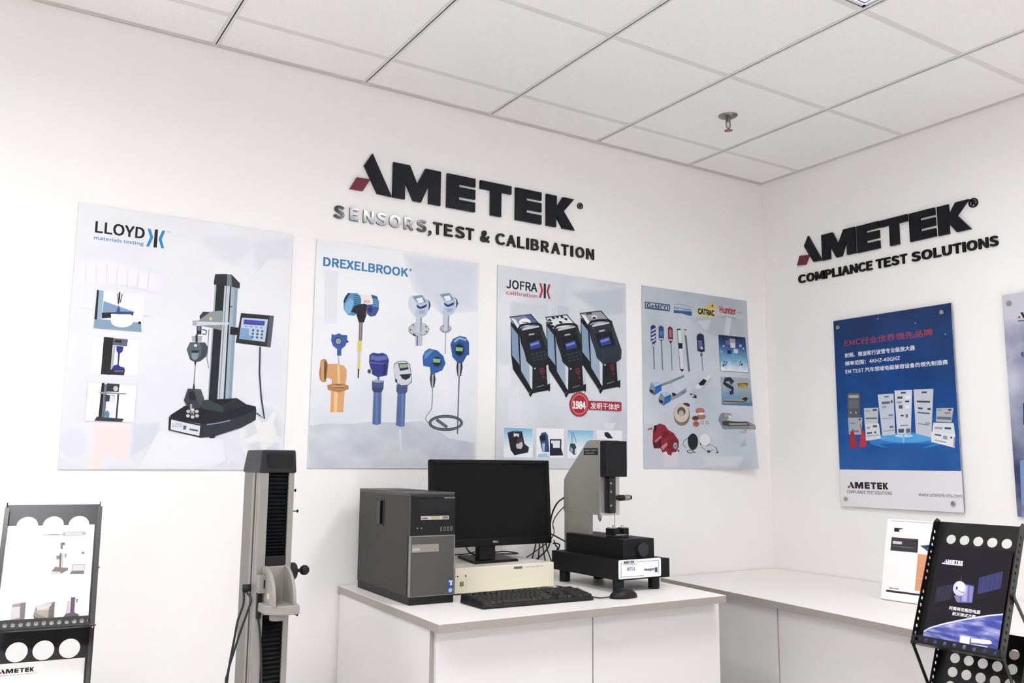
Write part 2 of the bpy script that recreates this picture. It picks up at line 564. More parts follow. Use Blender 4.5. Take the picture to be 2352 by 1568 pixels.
def raised(name, f, c, label, m, poly=None, text=None, bold=0.02, t=0.012):
    """one letter fixed to a wall: poly in wall coordinates, or text = (body, a0, a1, b0, b1)"""
    if poly:
        a, b = sum(p[0] for p in poly) / len(poly), sum(p[1] for p in poly) / len(poly)
        o = Vector(f(a, b, 0))
        mb = MB(m).prism(poly, lambda p, q, s: Vector(f(p, q, s)) - o, 0.0005, t)
    else:
        body, a0, a1, b0, b1 = text
        o = Vector(f((a0 + a1) / 2, (b0 + b1) / 2, 0))
        v, fs = text_unit(body, bold, 0.05)
        mb = MB(m).add([Vector(f(a0 + p[0] * (a1 - a0), b0 + p[1] * (b1 - b0), t / 2 + p[2] * t * 10 - 0.0 + 0.0002)) - o for p in v], fs)
    return tag(mb.build(name, loc=o), label, 'raised letter', c)
def big_name(f, z, axis, spans, zs, a_pts, red_pts, reg, m, wall, grp):
    pt = lambda x, y: (lambda p: (p[0] if axis == 1 else p[1], p[2]))(on(*z(x, y), axis, 0))
    raised('raised_letter', f, grp, 'slanted navy-black stroke of the letter A opening the big name ' + wall, m, poly=[pt(*p) for p in a_pts])
    raised('raised_letter', f, grp, 'small dark red slanted piece left of the first letter ' + wall, M_RED, poly=[pt(*p) for p in red_pts])
    desc = {0: 'large navy-black raised letter M after the slanted A ', 1: 'large navy-black raised letter E between M and T ', 2: 'large navy-black raised letter T between the two letters E ',
            3: 'large navy-black raised letter E between T and K ', 4: 'large navy-black raised letter K ending the big name '}
    for i, (ch, (x0, x1, yc)) in enumerate(zip('METEK', spans)):
        a0, a1 = pt(x0, yc)[0], pt(x1, yc)[0]
        zb, zt = zs(i)
        raised('raised_letter', f, grp, desc[i] + wall, m, poly=[(a0 + p[0] * (a1 - a0), zb + p[1] * (zt - zb)) for p in GL[ch]])
    a, b = pt(reg[0], reg[1])
    r, sg = reg[2], (1 if axis == 1 else -1)
    raised('raised_letter', f, grp, 'tiny round registered sign ending the big name ' + wall, M_GLOSS if axis == 1 else m, text=('®', a - r * sg, a + r * sg, b - r, b + r), bold=0.0 if axis == 1 else 0.02, t=0.006)
ZB = zoom(740, 330, 3.5636)
ZD = zoom(1780, 420, 4.112)
big_name(BACKW, ZB, 1, [(571, 962, 330), (1012, 1244, 410), (1284, 1539, 455), (1573, 1785, 520), (1825, 2056, 570)], lambda i: (2.3695, 2.519),
         [(405, 86), (338, 182), (444, 412), (560, 438)], [(276, 280), (386, 297), (325, 389), (220, 373)], (2107, 511, 0.0165), M_NAVY,
         'on the poster wall', 'letters of the large name on the poster wall')
big_name(RIGHTW, ZD, 0, [(452, 770, 570), (783, 998, 510), (1008, 1266, 440), (1280, 1527, 390), (1545, 1858, 330)], lambda i: (2.3215 - 0.0022 * i, 2.4545 - 0.002 * i),
         [(325, 502), (286, 600), (375, 746), (456, 732)], [(246, 690), (334, 680), (300, 772), (221, 780)], (1877, 188, 0.021), M_BLACK2,
         'on the right wall', 'letters of the large name on the right wall')
ORD = ['first', 'second', 'third', 'fourth']
def small_line(f, z, axis, chars, zs, m, wall, grp, bold, t):
    words = ''.join(c[0] for c in chars).split(' ')
    wi, k = 0, 0
    for ch, x0, x1, yc in chars:
        if ch == ' ':
            wi += 1; k = 0
            continue
        wd = words[wi]
        p0, p1 = on(*z(x0, yc), axis, 0), on(*z(x1, yc), axis, 0)
        i = 0 if axis == 1 else 1
        a0, a1 = p0[i], p1[i]
        zb, zt = zs((a0 + a1) / 2)
        if ch == ',':
            zb, zt = zb - 0.012, zb + 0.012
        if ch == ',':
            lab = 'black raised comma after the word SENSORS ' + wall
        elif ch == '&':
            lab = 'black raised ampersand between TEST and CALIBRATION ' + wall
        else:
            w0 = wd.strip(',')
            n = wd[:k].count(ch)
            lab = ('%s letter %s of the black word %s ' % (ORD[n], ch, w0) if w0.count(ch) > 1 else 'letter %s of the black word %s ' % (ch, w0)) + wall
        raised('raised_letter', f, grp, lab, m, text=(ch, a0, a1, zb, zt), bold=bold, t=t)
        k += 1
L1 = [('S', 92, 180, 555), ('E', 222, 295, 580), ('N', 332, 418, 605), ('S', 440, 525, 620), ('O', 545, 638, 637), ('R', 665, 740, 655), ('S', 770, 848, 675), (',', 862, 890, 735), (' ', 0, 0, 0),
      ('T', 905, 978, 695), ('E', 995, 1065, 712), ('S', 1085, 1162, 725), ('T', 1172, 1238, 740), (' ', 0, 0, 0), ('&', 1290, 1365, 760), (' ', 0, 0, 0),
      ('C', 1415, 1490, 785), ('A', 1505, 1580, 805), ('L', 1595, 1652, 815), ('I', 1668, 1688, 825), ('B', 1705, 1768, 835), ('R', 1788, 1850, 845), ('A', 1872, 1940, 862), ('T', 1955, 2012, 870), ('I', 2030, 2050, 880), ('O', 2070, 2140, 893), ('N', 2158, 2220, 908)]
small_line(BACKW, ZB, 1, L1, lambda a: (2.2435, 2.2955), M_GLOSS, 'above the posters', 'letters of the small line on the poster wall', 0.04, 0.007)
def spread(body, x0, x1, y0, y1, wide):
    """letter boxes along a line, widths after the letters' own"""
    tot = sum(wide.get(c, 1.0) for c in body)
    out, p = [], 0.0
    for c in body:
        w_ = wide.get(c, 1.0)
        q0, q1 = (p + 0.06) / tot, (p + w_ - 0.06) / tot
        out.append((c, x0 + q0 * (x1 - x0), x0 + q1 * (x1 - x0), y0 + (q0 + q1) / 2 * (y1 - y0)))
        p += w_
    return out
WIDE = {'I': 0.42, 'M': 1.28, 'O': 1.15, 'C': 1.08, 'N': 1.08, 'L': 0.86, 'E': 0.9, 'T': 0.94, 'P': 0.95, 'S': 0.98, ' ': 0.45, 'A': 1.08, 'U': 1.05}
L2 = spread('COMPLIANCE', 222, 930, 905, 785, WIDE) + [(' ', 0, 0, 0)] + spread('TEST', 955, 1258, 770, 725, WIDE) + [(' ', 0, 0, 0)] + spread('SOLUTIONS', 1290, 2122, 700, 555, WIDE)
small_line(RIGHTW, ZD, 0, L2, lambda a: (2.2285 + 0.0125 * (a + 0.26), 2.2735 + 0.0125 * (a + 0.26)), M_BLACK2, 'on the right wall', 'letters of the small line on the right wall', 0.048, 0.008)

# ---------------------------------------------------------------- the big company lettering as print, used on panels
def print_name(p, a0, a1, b0, b1, c, red='a03038'):
    W_ = a1 - a0; H_ = b1 - b0
    P_ = lambda q: [(a0 + x * W_, b0 + y * H_) for x, y in q]
    p.fill(P_([(.1, 1.1), (.064, .72), (.128, 0), (.186, 0)]), c)
    p.fill(P_([(.03, .42), (.09, .42), (.057, .04), (0, .04)]), red)
    for ch, u0, u1 in (('M', .19, .402), ('E', .431, .557), ('T', .579, .718), ('E', .737, .851), ('K', .873, 1)):
        p.fill(P_([(u0 + x * (u1 - u0), y) for x, y in GL[ch]]), c)
    return p

# ---------------------------------------------------------------- worktops and cabinets
M_TOP = mat('laminate_top', 'eeebe7', rough=0.38, spec=0.4)
M_EDGE = mat('laminate_edge', '9d948e', rough=0.5)
M_CAB = mat('cabinet_laminate', 'dedcdb', rough=0.45, spec=0.3)
M_CABED = mat('cabinet_edge_band', 'a0978f', rough=0.5)
ZT = 0.824
def worktop(name, label, quad, z0, z1):
    o = Vector((sum(p[0] for p in quad) / 4, sum(p[1] for p in quad) / 4, z0))
    t = thing(name, label, 'worktop', o)
    up = lambda z, s: [Vector((p[0], p[1], z)) - o for p in s]
    c = Vector((o.x, o.y))
    ins = [tuple(c + (Vector(p) - c) * (1 - 0.0012 / (Vector(p) - c).length)) for p in quad]
    MB(M_TOP).quad8(up(z1 - 0.0012, ins), up(z1, ins)).build('top_surface', t)
    MB(M_EDGE).quad8(up(z0, quad), up(z1 - 0.0012, quad), bev=0.001).build('edge_band', t)
    return t
DQ = [(-2.44, -0.898), (-1.281, -0.904), (-1.19, -0.004), (-2.401, -0.004)]
worktop('worktop', 'off-white laminate worktop with grey-beige edge carrying the computer and black instrument', DQ, ZT - 0.026, ZT)
cb = thing('cabinet', 'light grey two-door base cabinet under the worktop with the computer', 'cabinet', (-1.85, -0.42, 0))
o_ = Vector((-1.85, -0.42, 0))
def W(p): return Vector(p) - o_
ZC = ZT - 0.0265
MB(M_CAB).quad8([W(p) for p in [(-2.428, -0.822, 0.08), (-1.262, -0.822, 0.08), (-1.2, -0.02, 0.08), (-2.398, -0.02, 0.08)]],
                [W(p) for p in [(-2.428, -0.822, ZC), (-1.262, -0.822, ZC), (-1.2, -0.02, ZC), (-2.398, -0.02, ZC)]]).build('carcass', cb)
MB(M_CABED).box(W((-2.4285, -0.8235, 0.08)), W((-2.4165, -0.8225, ZC))).build('edge_strip', cb)
MB(M_CAB).box(W((-2.4145, -0.841, 0.09)), W((-1.838, -0.824, ZC - 0.004)), bev=0.0012).build('door', cb)
MB(M_CAB).box(W((-1.832, -0.841, 0.09)), W((-1.256, -0.824, ZC - 0.004)), bev=0.0012).build('door', cb)
MB(mat('plinth', '9c9894', rough=0.6)).box(W((-2.40, -0.78, 0)), W((-1.28, -0.05, 0.08))).build('plinth', cb)

CT = 0.7545
def cxy(y): return -0.785 + 0.11 * y          # the side counter's slightly skewed front edge
CQ = [(cxy(-2.9), -2.9), (-0.004, -2.9), (-0.004, -0.004), (cxy(-0.004), -0.004)]
worktop('worktop', 'pale laminate counter top along the right wall, running into the room corner', CQ, CT - 0.028, CT)
def side_cab(label, y0, y1, grp):
    t = thing('cabinet', label, 'cabinet', (-0.4, (y0 + y1) / 2, 0), group=grp)
    o = Vector((-0.4, (y0 + y1) / 2, 0))
    zt = CT - 0.0285
    q = [(cxy(y1) + 0.066, y1), (-0.01, y1), (-0.01, y0), (cxy(y0) + 0.066, y0)]
    MB(M_CAB).quad8([Vector((*p, 0.08)) - o for p in q], [Vector((*p, zt)) - o for p in q]).build('carcass', t)
    d = [(cxy(y1 + 0.0025) + 0.048, y1 + 0.0025), (cxy(y1) + 0.065, y1 + 0.0025), (cxy(y0) + 0.065, y0 - 0.0025), (cxy(y0 - 0.0025) + 0.048, y0 - 0.0025)]
    MB(M_CAB).quad8([Vector((*p, 0.09)) - o for p in d], [Vector((*p, zt - 0.003)) - o for p in d], bev=0.001).build('door', t)
    pq = [(cxy(y1) + 0.09, y1), (-0.03, y1), (-0.03, y0), (cxy(y0) + 0.09, y0)]
    MB(mat('plinth', '9c9894', rough=0.6)).quad8([Vector((*p, 0.0)) - o for p in pq], [Vector((*p, 0.08)) - o for p in pq]).build('plinth', t)
side_cab('grey base cabinet under the side counter, shaded, nearest the room corner', -0.02, -0.728, 'base cabinets under the side counter')
side_cab('grey base cabinet under the side counter, left of and behind the dark rack', -0.731, -1.84, 'base cabinets under the side counter')
side_cab('grey base cabinet under the side counter, hidden mostly by the dark rack at the right', -1.843, -2.88, 'base cabinets under the side counter')

# ---------------------------------------------------------------- posters on the long wall
M_FOAM = mat('poster_board_edge', 'c9c6c2', rough=0.7)
def poster_panel(root, w, h, bg, t=0.004, bend=None, edge=None, name='panel', nx=1, nz=1):
    mb = MB(bg)
    bend = bend or (lambda a, b: 0.0)
    v, f = [], []
    for k, y in enumerate((0.0, t)):
        for j in range(nz + 1):
            for i in range(nx + 1):
                a, b = w * i / nx, h * j / nz
                v.append((a, y - bend(a, b), b))
    n = (nx + 1) * (nz + 1)
    idx = lambda i, j, k: k * n + j * (nx + 1) + i
    front = [[idx(i, j, 0), idx(i + 1, j, 0), idx(i + 1, j + 1, 0), idx(i, j + 1, 0)] for i in range(nx) for j in range(nz)]
    back = [[q + n for q in fc][::-1] for fc in front]
    side = []
    for i in range(nx):
        side += [[idx(i, 0, 1), idx(i + 1, 0, 1), idx(i + 1, 0, 0), idx(i, 0, 0)], [idx(i, nz, 0), idx(i + 1, nz, 0), idx(i + 1, nz, 1), idx(i, nz, 1)]]
    for j in range(nz):
        side += [[idx(0, j, 0), idx(0, j + 1, 0), idx(0, j + 1, 1), idx(0, j, 1)], [idx(nx, j, 1), idx(nx, j + 1, 1), idx(nx, j + 1, 0), idx(nx, j, 0)]]
    mb.add(v, front, bg)
    m2 = edge or M_FOAM
    mb.mats.append(m2)
    k2 = len(mb.mats) - 1
    for fc in back + side:
        mb.f.append(fc); mb.mi.append(k2); mb.sm.append(False)
    return mb.build(name, root)
class BentPrint(Print):
    bend = None
    def put(s, name, label=None):
        if s.bend:
            bm = bmesh.new()
            vs = [bm.verts.new(q) for q in s.mb.v]
            for f, k in zip(s.mb.f, s.mb.mi):
                try: bm.faces.new([vs[i] for i in f]).material_index = k
                except ValueError: pass
            for ax in (0, 2):
                for k in range(1, 24):
                    co = Vector((0, 0, 0)); co[ax] = (0.734 if ax == 0 else 0.89) * k / 24
                    no = Vector((0, 0, 0)); no[ax] = 1
                    bmesh.ops.bisect_plane(bm, geom=bm.verts[:] + bm.edges[:] + bm.faces[:], plane_co=co, plane_no=no)
            bm.verts.index_update()
            s.mb.v = [tuple(v.co) for v in bm.verts]
            s.mb.f = [[v.index for v in f.verts] for f in bm.faces]
            s.mb.mi = [f.material_index for f in bm.faces]
            s.mb.sm = [False] * len(s.mb.f)
            bm.free()
            s.mb.v = [(a, y - s.bend(a, b), b) for a, y, b in s.mb.v]
        return Print.put(s, name, label)
def poster(label, x0, x1, z0, z1, bg, bend=None, n=1):
    pl = Plane((x0, -0.0055, z0), (1, 0, 0), (0, 0, 1))
    root = thing('poster', label, 'poster', matrix=pl.matrix(), group='product posters on the long wall')
    poster_panel(root, x1 - x0, z1 - z0, bg, bend=bend, nx=n, nz=n)
    p = BentPrint(pl, root)
    p.bend = bend
    p.lim = (x1 - x0 - 0.001, z1 - z0 - 0.001)
    return p
R1 = zoom(120, 440, 3.92); R2 = zoom(120, 780, 3.92)
R3 = zoom(690, 520, 5.2256); R4 = zoom(690, 800, 5.2256)
R5 = zoom(1120, 590, 6.8176); R6 = zoom(1120, 820, 5.6)
R7 = zoom(1450, 640, 6.5323); R8 = zoom(1450, 850, 6.0323)

# --- poster with the column tester on it
BG1 = ramp_mat('poster_haze_grey', [(0.22, 'd6d9e4'), (0.4, 'e6e8ee'), (0.7, 'eef0f3')], (3.1, 0, 0.4), 3.2, noise_amt=0.75, axis=('Z', -0.1, 0.55))
p = poster('large pale poster of a grey column testing machine, leftmost on the long wall', -3.3753, -2.6337, 1.2556, 2.1502, BG1)
p.part(R1)   # ghosted pictures in the background
p.soft = 'eceef2'
p.poly([(250, 625), (470, 600), (1005, 750), (940, 930), (860, 900), (640, 850), (250, 850)], 'e6e8ee').poly([(265, 640), (470, 615), (960, 760), (915, 890), (640, 830), (265, 835)], 'f0f1f5')
p.poly([(255, 855), (470, 835), (960, 950), (900, 1120), (828, 1100), (250, 1030)], 'ebedf1')
for k in range(7):
    p.poly([(300 + 95 * k, 640 + 13 * k), (306 + 95 * k, 640 + 13 * k), (306 + 92 * k, 815 + 11 * k), (300 + 92 * k, 815 + 11 * k)], 'dfe2ea')
p.poly([(1380, 400), (1750, 420), (1800, 520), (1640, 660), (1500, 600), (1350, 440)], 'e6e9ee').poly([(1800, 460), (2150, 420), (2145, 600), (1950, 600), (1850, 720)], 'e4e7ed')
p.z = R2
p.poly([(355, 755), (715, 765), (690, 1090), (690, 1155), (340, 1150), (385, 900)], 'f6e4e2').poly([(520, 1045), (690, 1105), (800, 1150), (430, 1152)], 'e9ebf2').disc(190, 930, 130, 150, 'e4e6ef')
p.poly([(720, 760), (960, 740), (980, 900), (700, 1060)], 'dcdfe9').poly([(1000, 850), (1500, 920), (1520, 1080), (1400, 1150), (830, 1150)], 'edeff5')
p.disc(1905, 840, 185, 255, 'eceff3').disc(1905, 840, 168, 235, 'dde1e8')
for k in range(5):
    a = 0.3 + k * 2 * math.pi / 5
    c_, s_ = math.cos(a), math.sin(a)
    p.poly([(1905 + 60 * c_ - 28 * s_, 850 + 85 * s_ + 36 * c_), (1905 + 168 * c_ - 14 * s_, 845 + 220 * s_ + 20 * c_), (1905 + 168 * c_ + 14 * s_, 845 + 220 * s_ - 20 * c_), (1905 + 60 * c_ + 28 * s_, 850 + 85 * s_ - 36 * c_)], 'eff0f0')
p.disc(1930, 850, 75, 100, 'f0f0ee')
p.soft = None
p.put('background_pattern')
p.part(R1)
p.text('LLOYD', (383, 368), (830, 424), (390, 262), '17181b', 0.03)
p.text('materials testing', (374, 437), (822, 492), (377, 395), '3a86c4', 0.015)
p.poly([(858, 332), (886, 335), (909, 415), (872, 495), (844, 493), (881, 412)], '2e8fcd').poly([(925, 340), (953, 342), (941, 504), (910, 501)], '17181b').poly([(990, 350), (1019, 352), (986, 430), (1008, 513), (981, 508), (957, 425)], '2e8fcd')
p.text('TM', (1032, 366), (1058, 368), (1032, 354), '8a93a5')
p.put('logo')
def machine_picture(p):
    p.part(R1)
    # column
    p.poly([(1464, 836), (1478, 837), *[(1408, 538 + 1332.8)], (1398, 1332.8 + 535)], 'b9c0c8')
    p.poly([(1478, 836), (1552, 843), (1484, 1332.8 + 552), (1408, 1332.8 + 538)], '252a31')
    p.poly([(1552, 843), (1604, 850), (1540, 1332.8 + 600), (1484, 1332.8 + 552)], 'ccd3da').poly([(1566, 845), (1574, 846), (1506, 1332.8 + 562), (1498, 1332.8 + 558)], '8e98a4')
    p.poly([(1606, 850), (1672, 872), (1614, 1332.8 + 560), (1545, 1332.8 + 600)], 'a9bcca').poly([(1600, 850), (1610, 852), (1550, 1332.8 + 655), (1535, 1332.8 + 655)], '1d2126')
    p.poly([(1640, 862), (1672, 872), (1614, 1332.8 + 560), (1584, 1332.8 + 575)], '93aabb')
    p.poly([(1590, 1030), (1622, 1032), (1622, 1040), (1590, 1038)], '1d2126')
    p.poly([(1466, 742), (1556, 741), (1612, 745), (1640, 772), (1691, 826), (1686, 873), (1604, 852), (1452, 836)], '2f343b').poly([(1575, 745), (1612, 746), (1618, 850), (1604, 852), (1570, 846)], '7f8d9b').poly([(1625, 760), (1690, 826), (1686, 872), (1620, 852)], '3a4048')
    # crosshead arm
    p.poly([(1520, 1070), (1540, 1080), (1530, 1250), (1440, 1228), (1310, 1200), (1262, 1184), (1270, 1162), (1322, 1160), (1372, 1100), (1430, 1080)], '9aa2aa').poly([(1330, 1150), (1420, 1082), (1358, 1080), (1325, 1120)], '3a4046').poly([(1300, 1168), (1592, 1178), (1590, 1197), (1300, 1204)], 'd4dade').poly([(1262, 1160), (1300, 1160), (1300, 1205), (1262, 1200)], 'b2b8bd')
    p.poly([(1415, 1130), (1440, 1135), (1438, 1160), (1412, 1155)], 'e2d07a')
    p.poly([(1300, 1210), (1345, 1210), (1342, 1285), (1300, 1285)], '30343a').line([(1350, 1240), (1388, 1250), (1384, 1285), (1350, 1280)], 10, '30343a').poly([(1310, 1215), (1335, 1215), (1335, 1250), (1310, 1250)], '7c7fa8')
    p.poly([(1255, 1298), (1352, 1298), (1342, 1352), (1262, 1348)], 'b6bcc1').poly([(1290, 1285), (1310, 1285), (1308, 1375), (1288, 1375)], '2a2e33')
    p.line([(1412, 1235), (1392, 1500), (1408, 1590)], 6, '70767d')
    p.poly([(1240, 1355), (1375, 1357), (1402, 1402), (1386, 1482), (1335, 1525), (1288, 1536), (1240, 1512), (1210, 1420)], '4b555f').poly([(1240, 1362), (1330, 1362), (1345, 1410), (1335, 1480), (1288, 1510), (1240, 1490), (1216, 1420)], '67737f').poly([(1250, 1430), (1320, 1430), (1310, 1450), (1260, 1450)], '22262a').poly([(1255, 1452), (1318, 1452), (1310, 1500), (1285, 1520), (1255, 1500)], '8fa1aa').disc(1290, 1385, 14, 12, 'e6eaec')
    p.z = R2
    p.poly([(1276, 190), (1298, 190), (1290, 235), (1284, 235)], '2f353b').poly([(1284, 235), (1290, 235), (1278, 400), (1271, 400)], '7a7f84').poly([(1270, 398), (1280, 398), (1284, 445), (1264, 445)], '33383e')
    # base
    p.poly([(1060, 680), (1190, 596), (1372, 542), (1660, 525), (1742, 580), (1830, 600), (1836, 640), (1740, 690), (1560, 742), (1370, 767), (1322, 754), (1064, 702)], '20222c')
    p.poly([(1050, 690), (1322, 762), (1327, 882), (1044, 812)], '2b2d35').poly([(1322, 762), (1500, 745), (1742, 672), (1836, 628), (1830, 722), (1700, 792), (1450, 872), (1325, 884)], '373c46')
    p.line([(1390, 764), (1480, 752), (1600, 726)], 10, '8fa6b6').poly([(1412, 868), (1466, 866), (1460, 884), (1418, 886)], '2b2d35')
    p.poly([(1345, 590), (1372, 545), (1410, 540), (1535, 600), (1612, 548), (1662, 527), (1742, 578), (1720, 600), (1536, 655), (1345, 618)], '3a4b52').poly([(1536, 605), (1662, 530), (1742, 578), (1720, 600), (1536, 655)], '2b3238')
    p.poly([(1070, 719), (1330, 776), (1322, 866), (1063, 808)], 'dfe5ec').text('LLOYD', (1078, 785), (1165, 804), (1080, 748), '9aa3b4').poly([(1180, 770), (1208, 776), (1200, 812), (1175, 806)], '5f6f94').poly([(1235, 797), (1312, 812), (1310, 828), (1232, 812)], '5d636d')
    # lower grip
    p.poly([(1220, 440), (1336, 445), (1367, 532), (1336, 608), (1275, 622), (1208, 592), (1183, 546)], '434855').poly([(1225, 470), (1310, 472), (1315, 505), (1280, 548), (1232, 540)], '23262d').poly([(1270, 452), (1336, 447), (1366, 532), (1330, 600), (1300, 540)], '565c68')
    p.poly([(1240, 580), (1258, 580), (1256, 640), (1238, 640)], 'b5b6b8')
    for x, y in ((1222, 645), (1262, 632), (1300, 645), (1220, 685), (1262, 695), (1302, 685), (1260, 662)):
        p.disc(x, y, 17, 15, 'd3d4d5')
    p.disc(1258, 668, 12, 14, '64504a')
    # console
    p.z = R1
    p.poly([(1605, 1215), (1690, 1226), (1682, 1292), (1600, 1286)], '1f2227').poly([(1700, 1092), (1996, 1118), (1965, 1402), (1650, 1360)], '30343b').poly([(1955, 1118), (1996, 1118), (1965, 1402), (1932, 1396)], '5d6676')
    p.poly([(1708, 1134), (1942, 1150), (1914, 1352), (1682, 1325)], 'c3d2e6').poly([(1726, 1150), (1915, 1165), (1909, 1206), (1720, 1194)], '4650b8').poly([(1700, 1225), (1772, 1232), (1768, 1292), (1802, 1298), (1796, 1338), (1684, 1324)], '86a9d2')
    for k in range(4): p.disc(1744 + 46 * k, 1212 + 4 * k, 9, 8, '7d9cc4')
    for i in range(3):
        for j in range(3):
            p.disc(1808 + 41 * i - 3 * j, 1248 + 30 * j + 4 * i, 11, 11, '4d6f9c' if (i + j) != 0 else '3a5a88')
    p.line([(1870, 1398), (1864, 1332.8 + 300), (1880, 1332.8 + 520), (1908, 1332.8 + 710), (1838, 1332.8 + 660)], 13, '3c4046')
machine_picture(p)
p.put('machine_picture')
p.part(R1)
p.poly([(402, 885), (828, 925), (805, 1262), (370, 1226)], 'f2f1f5').poly([(380, 1150), (442, 1150), (800, 1180), (803, 1262), (370, 1226)], '8eabc2').poly([(462, 985), (735, 1082), (725, 1120), (450, 1110)], '86a8c6').poly([(402, 885), (419, 887), (402, 1150), (378, 1150)], '22232a').poly([(419, 887), (463, 893), (442, 1152), (402, 1150)], '9dbad2')
p.poly([(447, 1090), (600, 1086), (600, 1130), (445, 1142)], '262b35').disc(628, 1170, 100, 52, 'f4f5f7').poly([(528, 1100), (728, 1100), (728, 1180), (528, 1175)], 'f4f5f7').poly([(568, 1080), (732, 1082), (726, 1120), (700, 1105), (580, 1105)], '35508c').poly([(598, 1018), (612, 1082), (572, 1090)], '4a5a9a').line([(607, 905), (603, 960), (592, 1010)], 14, '41353a').line([(590, 915), (593, 1010)], 8, '41353a').line([(630, 922), (610, 1000)], 8, '41353a').disc(785, 1182, 14, 14, '2f333c')
p.put('inset_photo')
p.part(R1)
p.poly([(362, 1300), (798, 1331), (768, 1332.8 + 330), (330, 1332.8 + 309)], 'ecdbe0').poly([(366, 1304), (794, 1335), (765, 1332.8 + 325), (334, 1332.8 + 305)], 'f8f6f9')
p.poly([(465, 1308), (552, 1315), (520, 1332.8 + 316), (437, 1332.8 + 308)], '2a2527').poly([(552, 1380), (572, 1382), (545, 1332.8 + 265), (525, 1332.8 + 265)], 'b6bcc9').poly([(550, 1318), (682, 1330), (672, 1392), (545, 1380)], '6b7382').poly([(565, 1332), (625, 1338), (622, 1362), (562, 1356)], '2a2f3a')
p.z = R2
p.poly([(578, 55), (642, 62), (632, 108), (610, 122), (598, 225), (612, 240), (650, 252), (650, 268), (538, 265), (552, 232), (586, 222), (592, 122), (577, 98)], '333a94').poly([(535, 265), (655, 266), (646, 320), (437, 310), (445, 296)], '30333f').poly([(560, 272), (640, 274), (636, 292), (556, 290)], '6c7686')
p.put('inset_photo')
p.part(R2)
p.poly([(322, 380), (763, 407), (736, 746), (290, 732)], 'ecdbe0').poly([(326, 384), (759, 411), (733, 742), (294, 728)], 'f8f6f8').poly([(445, 388), (472, 390), (442, 708), (414, 706)], '24252a').poly([(472, 400), (500, 402), (472, 708), (442, 706)], '75808e').poly([(492, 392), (606, 400), (596, 472), (488, 466)], '3d414b').disc(570, 440, 22, 24, 'c9ccd3').poly([(425, 468), (666, 481), (662, 493), (428, 486)], '9ea4ae').poly([(478, 495), (560, 500), (556, 560), (474, 555)], '3a3f49').poly([(490, 560), (574, 572), (570, 708), (476, 700)], 'e9edf3').poly([(520, 500), (556, 505), (555, 570), (512, 560)], 'dfe5ee').disc(494, 672, 20, 34, '5d8db4').poly([(586, 490), (602, 490), (584, 708), (568, 706)], '3d4553').poly([(400, 692), (644, 712), (625, 740), (378, 728)], '3b4350')
p.put('inset_photo')

# --- poster with the blue level sensors
BG2 = ramp_mat('poster_haze_blue', [(0.25, 'ccd2dd'), (0.4, 'e2e6ed'), (0.6, 'eef1f5'), (0.8, 'f2f5f8')], (1.7, 0, 2.2), 3.0, noise_amt=0.55, axis=('Z', -0.25, 0.75))
p = poster('poster of blue level sensors and a tan pipe elbow', -2.5377, -1.8073, 1.263, 2.1473, BG2)
p.part(R4)
p.soft = 'e9edf3'
p.poly([(98, 930), (300, 900), (620, 905), (880, 872), (1180, 890), (1420, 862), (1560, 930), (1790, 1080), (2090, 1130), (2080, 1420), (105, 1430)], 'c9cfda', mt=ramp_mat('poster_water', [(0.3, 'c6ccd7'), (0.5, 'd2d7e0'), (0.7, 'dfe3e9')], (0, 0, 5), 7, stretch=(1, 1, 1.6)))
p.poly([(700, 862), (1000, 872), (1420, 852), (1500, 862), (1250, 884), (980, 884)], 'eceff4').poly([(1186, 985), (1206, 985), (1215, 1200), (1195, 1210)], 'e2e6ec')
p.z = R3
p.poly([(1290, 370), (2110, 440), (2090, 980), (1700, 1010), (1400, 760)], 'dbe0ea')
p.poly([(300, 560), (440, 580), (430, 1120), (300, 1120)], 'e9ecf0')
p.soft = None
p.put('background_pattern')
p.part(R3)
p.text('DREXELBROOK', (272, 474), (1292, 598), (276, 362), '3d84bd', 0.04).disc(1322, 522, 13, 17, '6b98bd')
p.put('logo')
p.part(R3)   # big double-headed transmitter
p.poly([(570, 795), (690, 800), (730, 868), (730, 930), (700, 1040), (640, 1072), (570, 1062), (520, 1000), (516, 890)], '5d9cc8').poly([(570, 798), (530, 850), (518, 920), (530, 920), (560, 860), (600, 800)], '27345c').poly([(540, 930), (600, 860), (640, 900), (600, 1040), (560, 1050), (522, 1000)], '7fb9df')
for k in range(5): p.poly([(640, 815 + 26 * k), (722, 830 + 24 * k), (728, 842 + 24 * k), (640, 828 + 26 * k)], '2f5f8a')
p.poly([(848, 815), (920, 838), (943, 900), (940, 1000), (902, 1070), (842, 1082), (800, 1052), (788, 940), (866, 935)], '3a58a2')
for k in range(4): p.poly([(866, 860 + 26 * k), (938, 880 + 24 * k), (940, 894 + 24 * k), (868, 874 + 26 * k)], '6fb4cf')
p.poly([(718, 820), (848, 815), (872, 898), (866, 936), (760, 932), (735, 880)], 'efe9e6').text('AMETEK', (762, 908), (832, 912), (764, 884), 'c8684a', 0.03)
p.poly([(645, 950), (760, 925), (795, 935), (792, 1045), (700, 1055), (606, 1022)], '241f33').disc(835, 1000, 30, 38, '24336e').poly([(670, 1052), (795, 1048), (762, 1152), (700, 1152)], '1d1c24')
p.poly([(704, 1150), (748, 1150), (738, 1372), (698, 1372)], '867c7a').poly([(718, 1152), (732, 1152), (722, 1372), (708, 1372)], 'a9a2a0').poly([(690, 1370), (736, 1370), (729, 1502), (682, 1502)], 'e2d46c')
p.z = R4
p.poly([(688, 34), (722, 34), (717, 132), (686, 132)], 'd5d5da').poly([(689, 130), (718, 130), (713, 246), (681, 246)], 'dfcf78').poly([(687, 246), (706, 246), (700, 356), (686, 356)], '474e59')
p.put('sensor_picture')
p.part(R3)   # small blue head and tan elbow
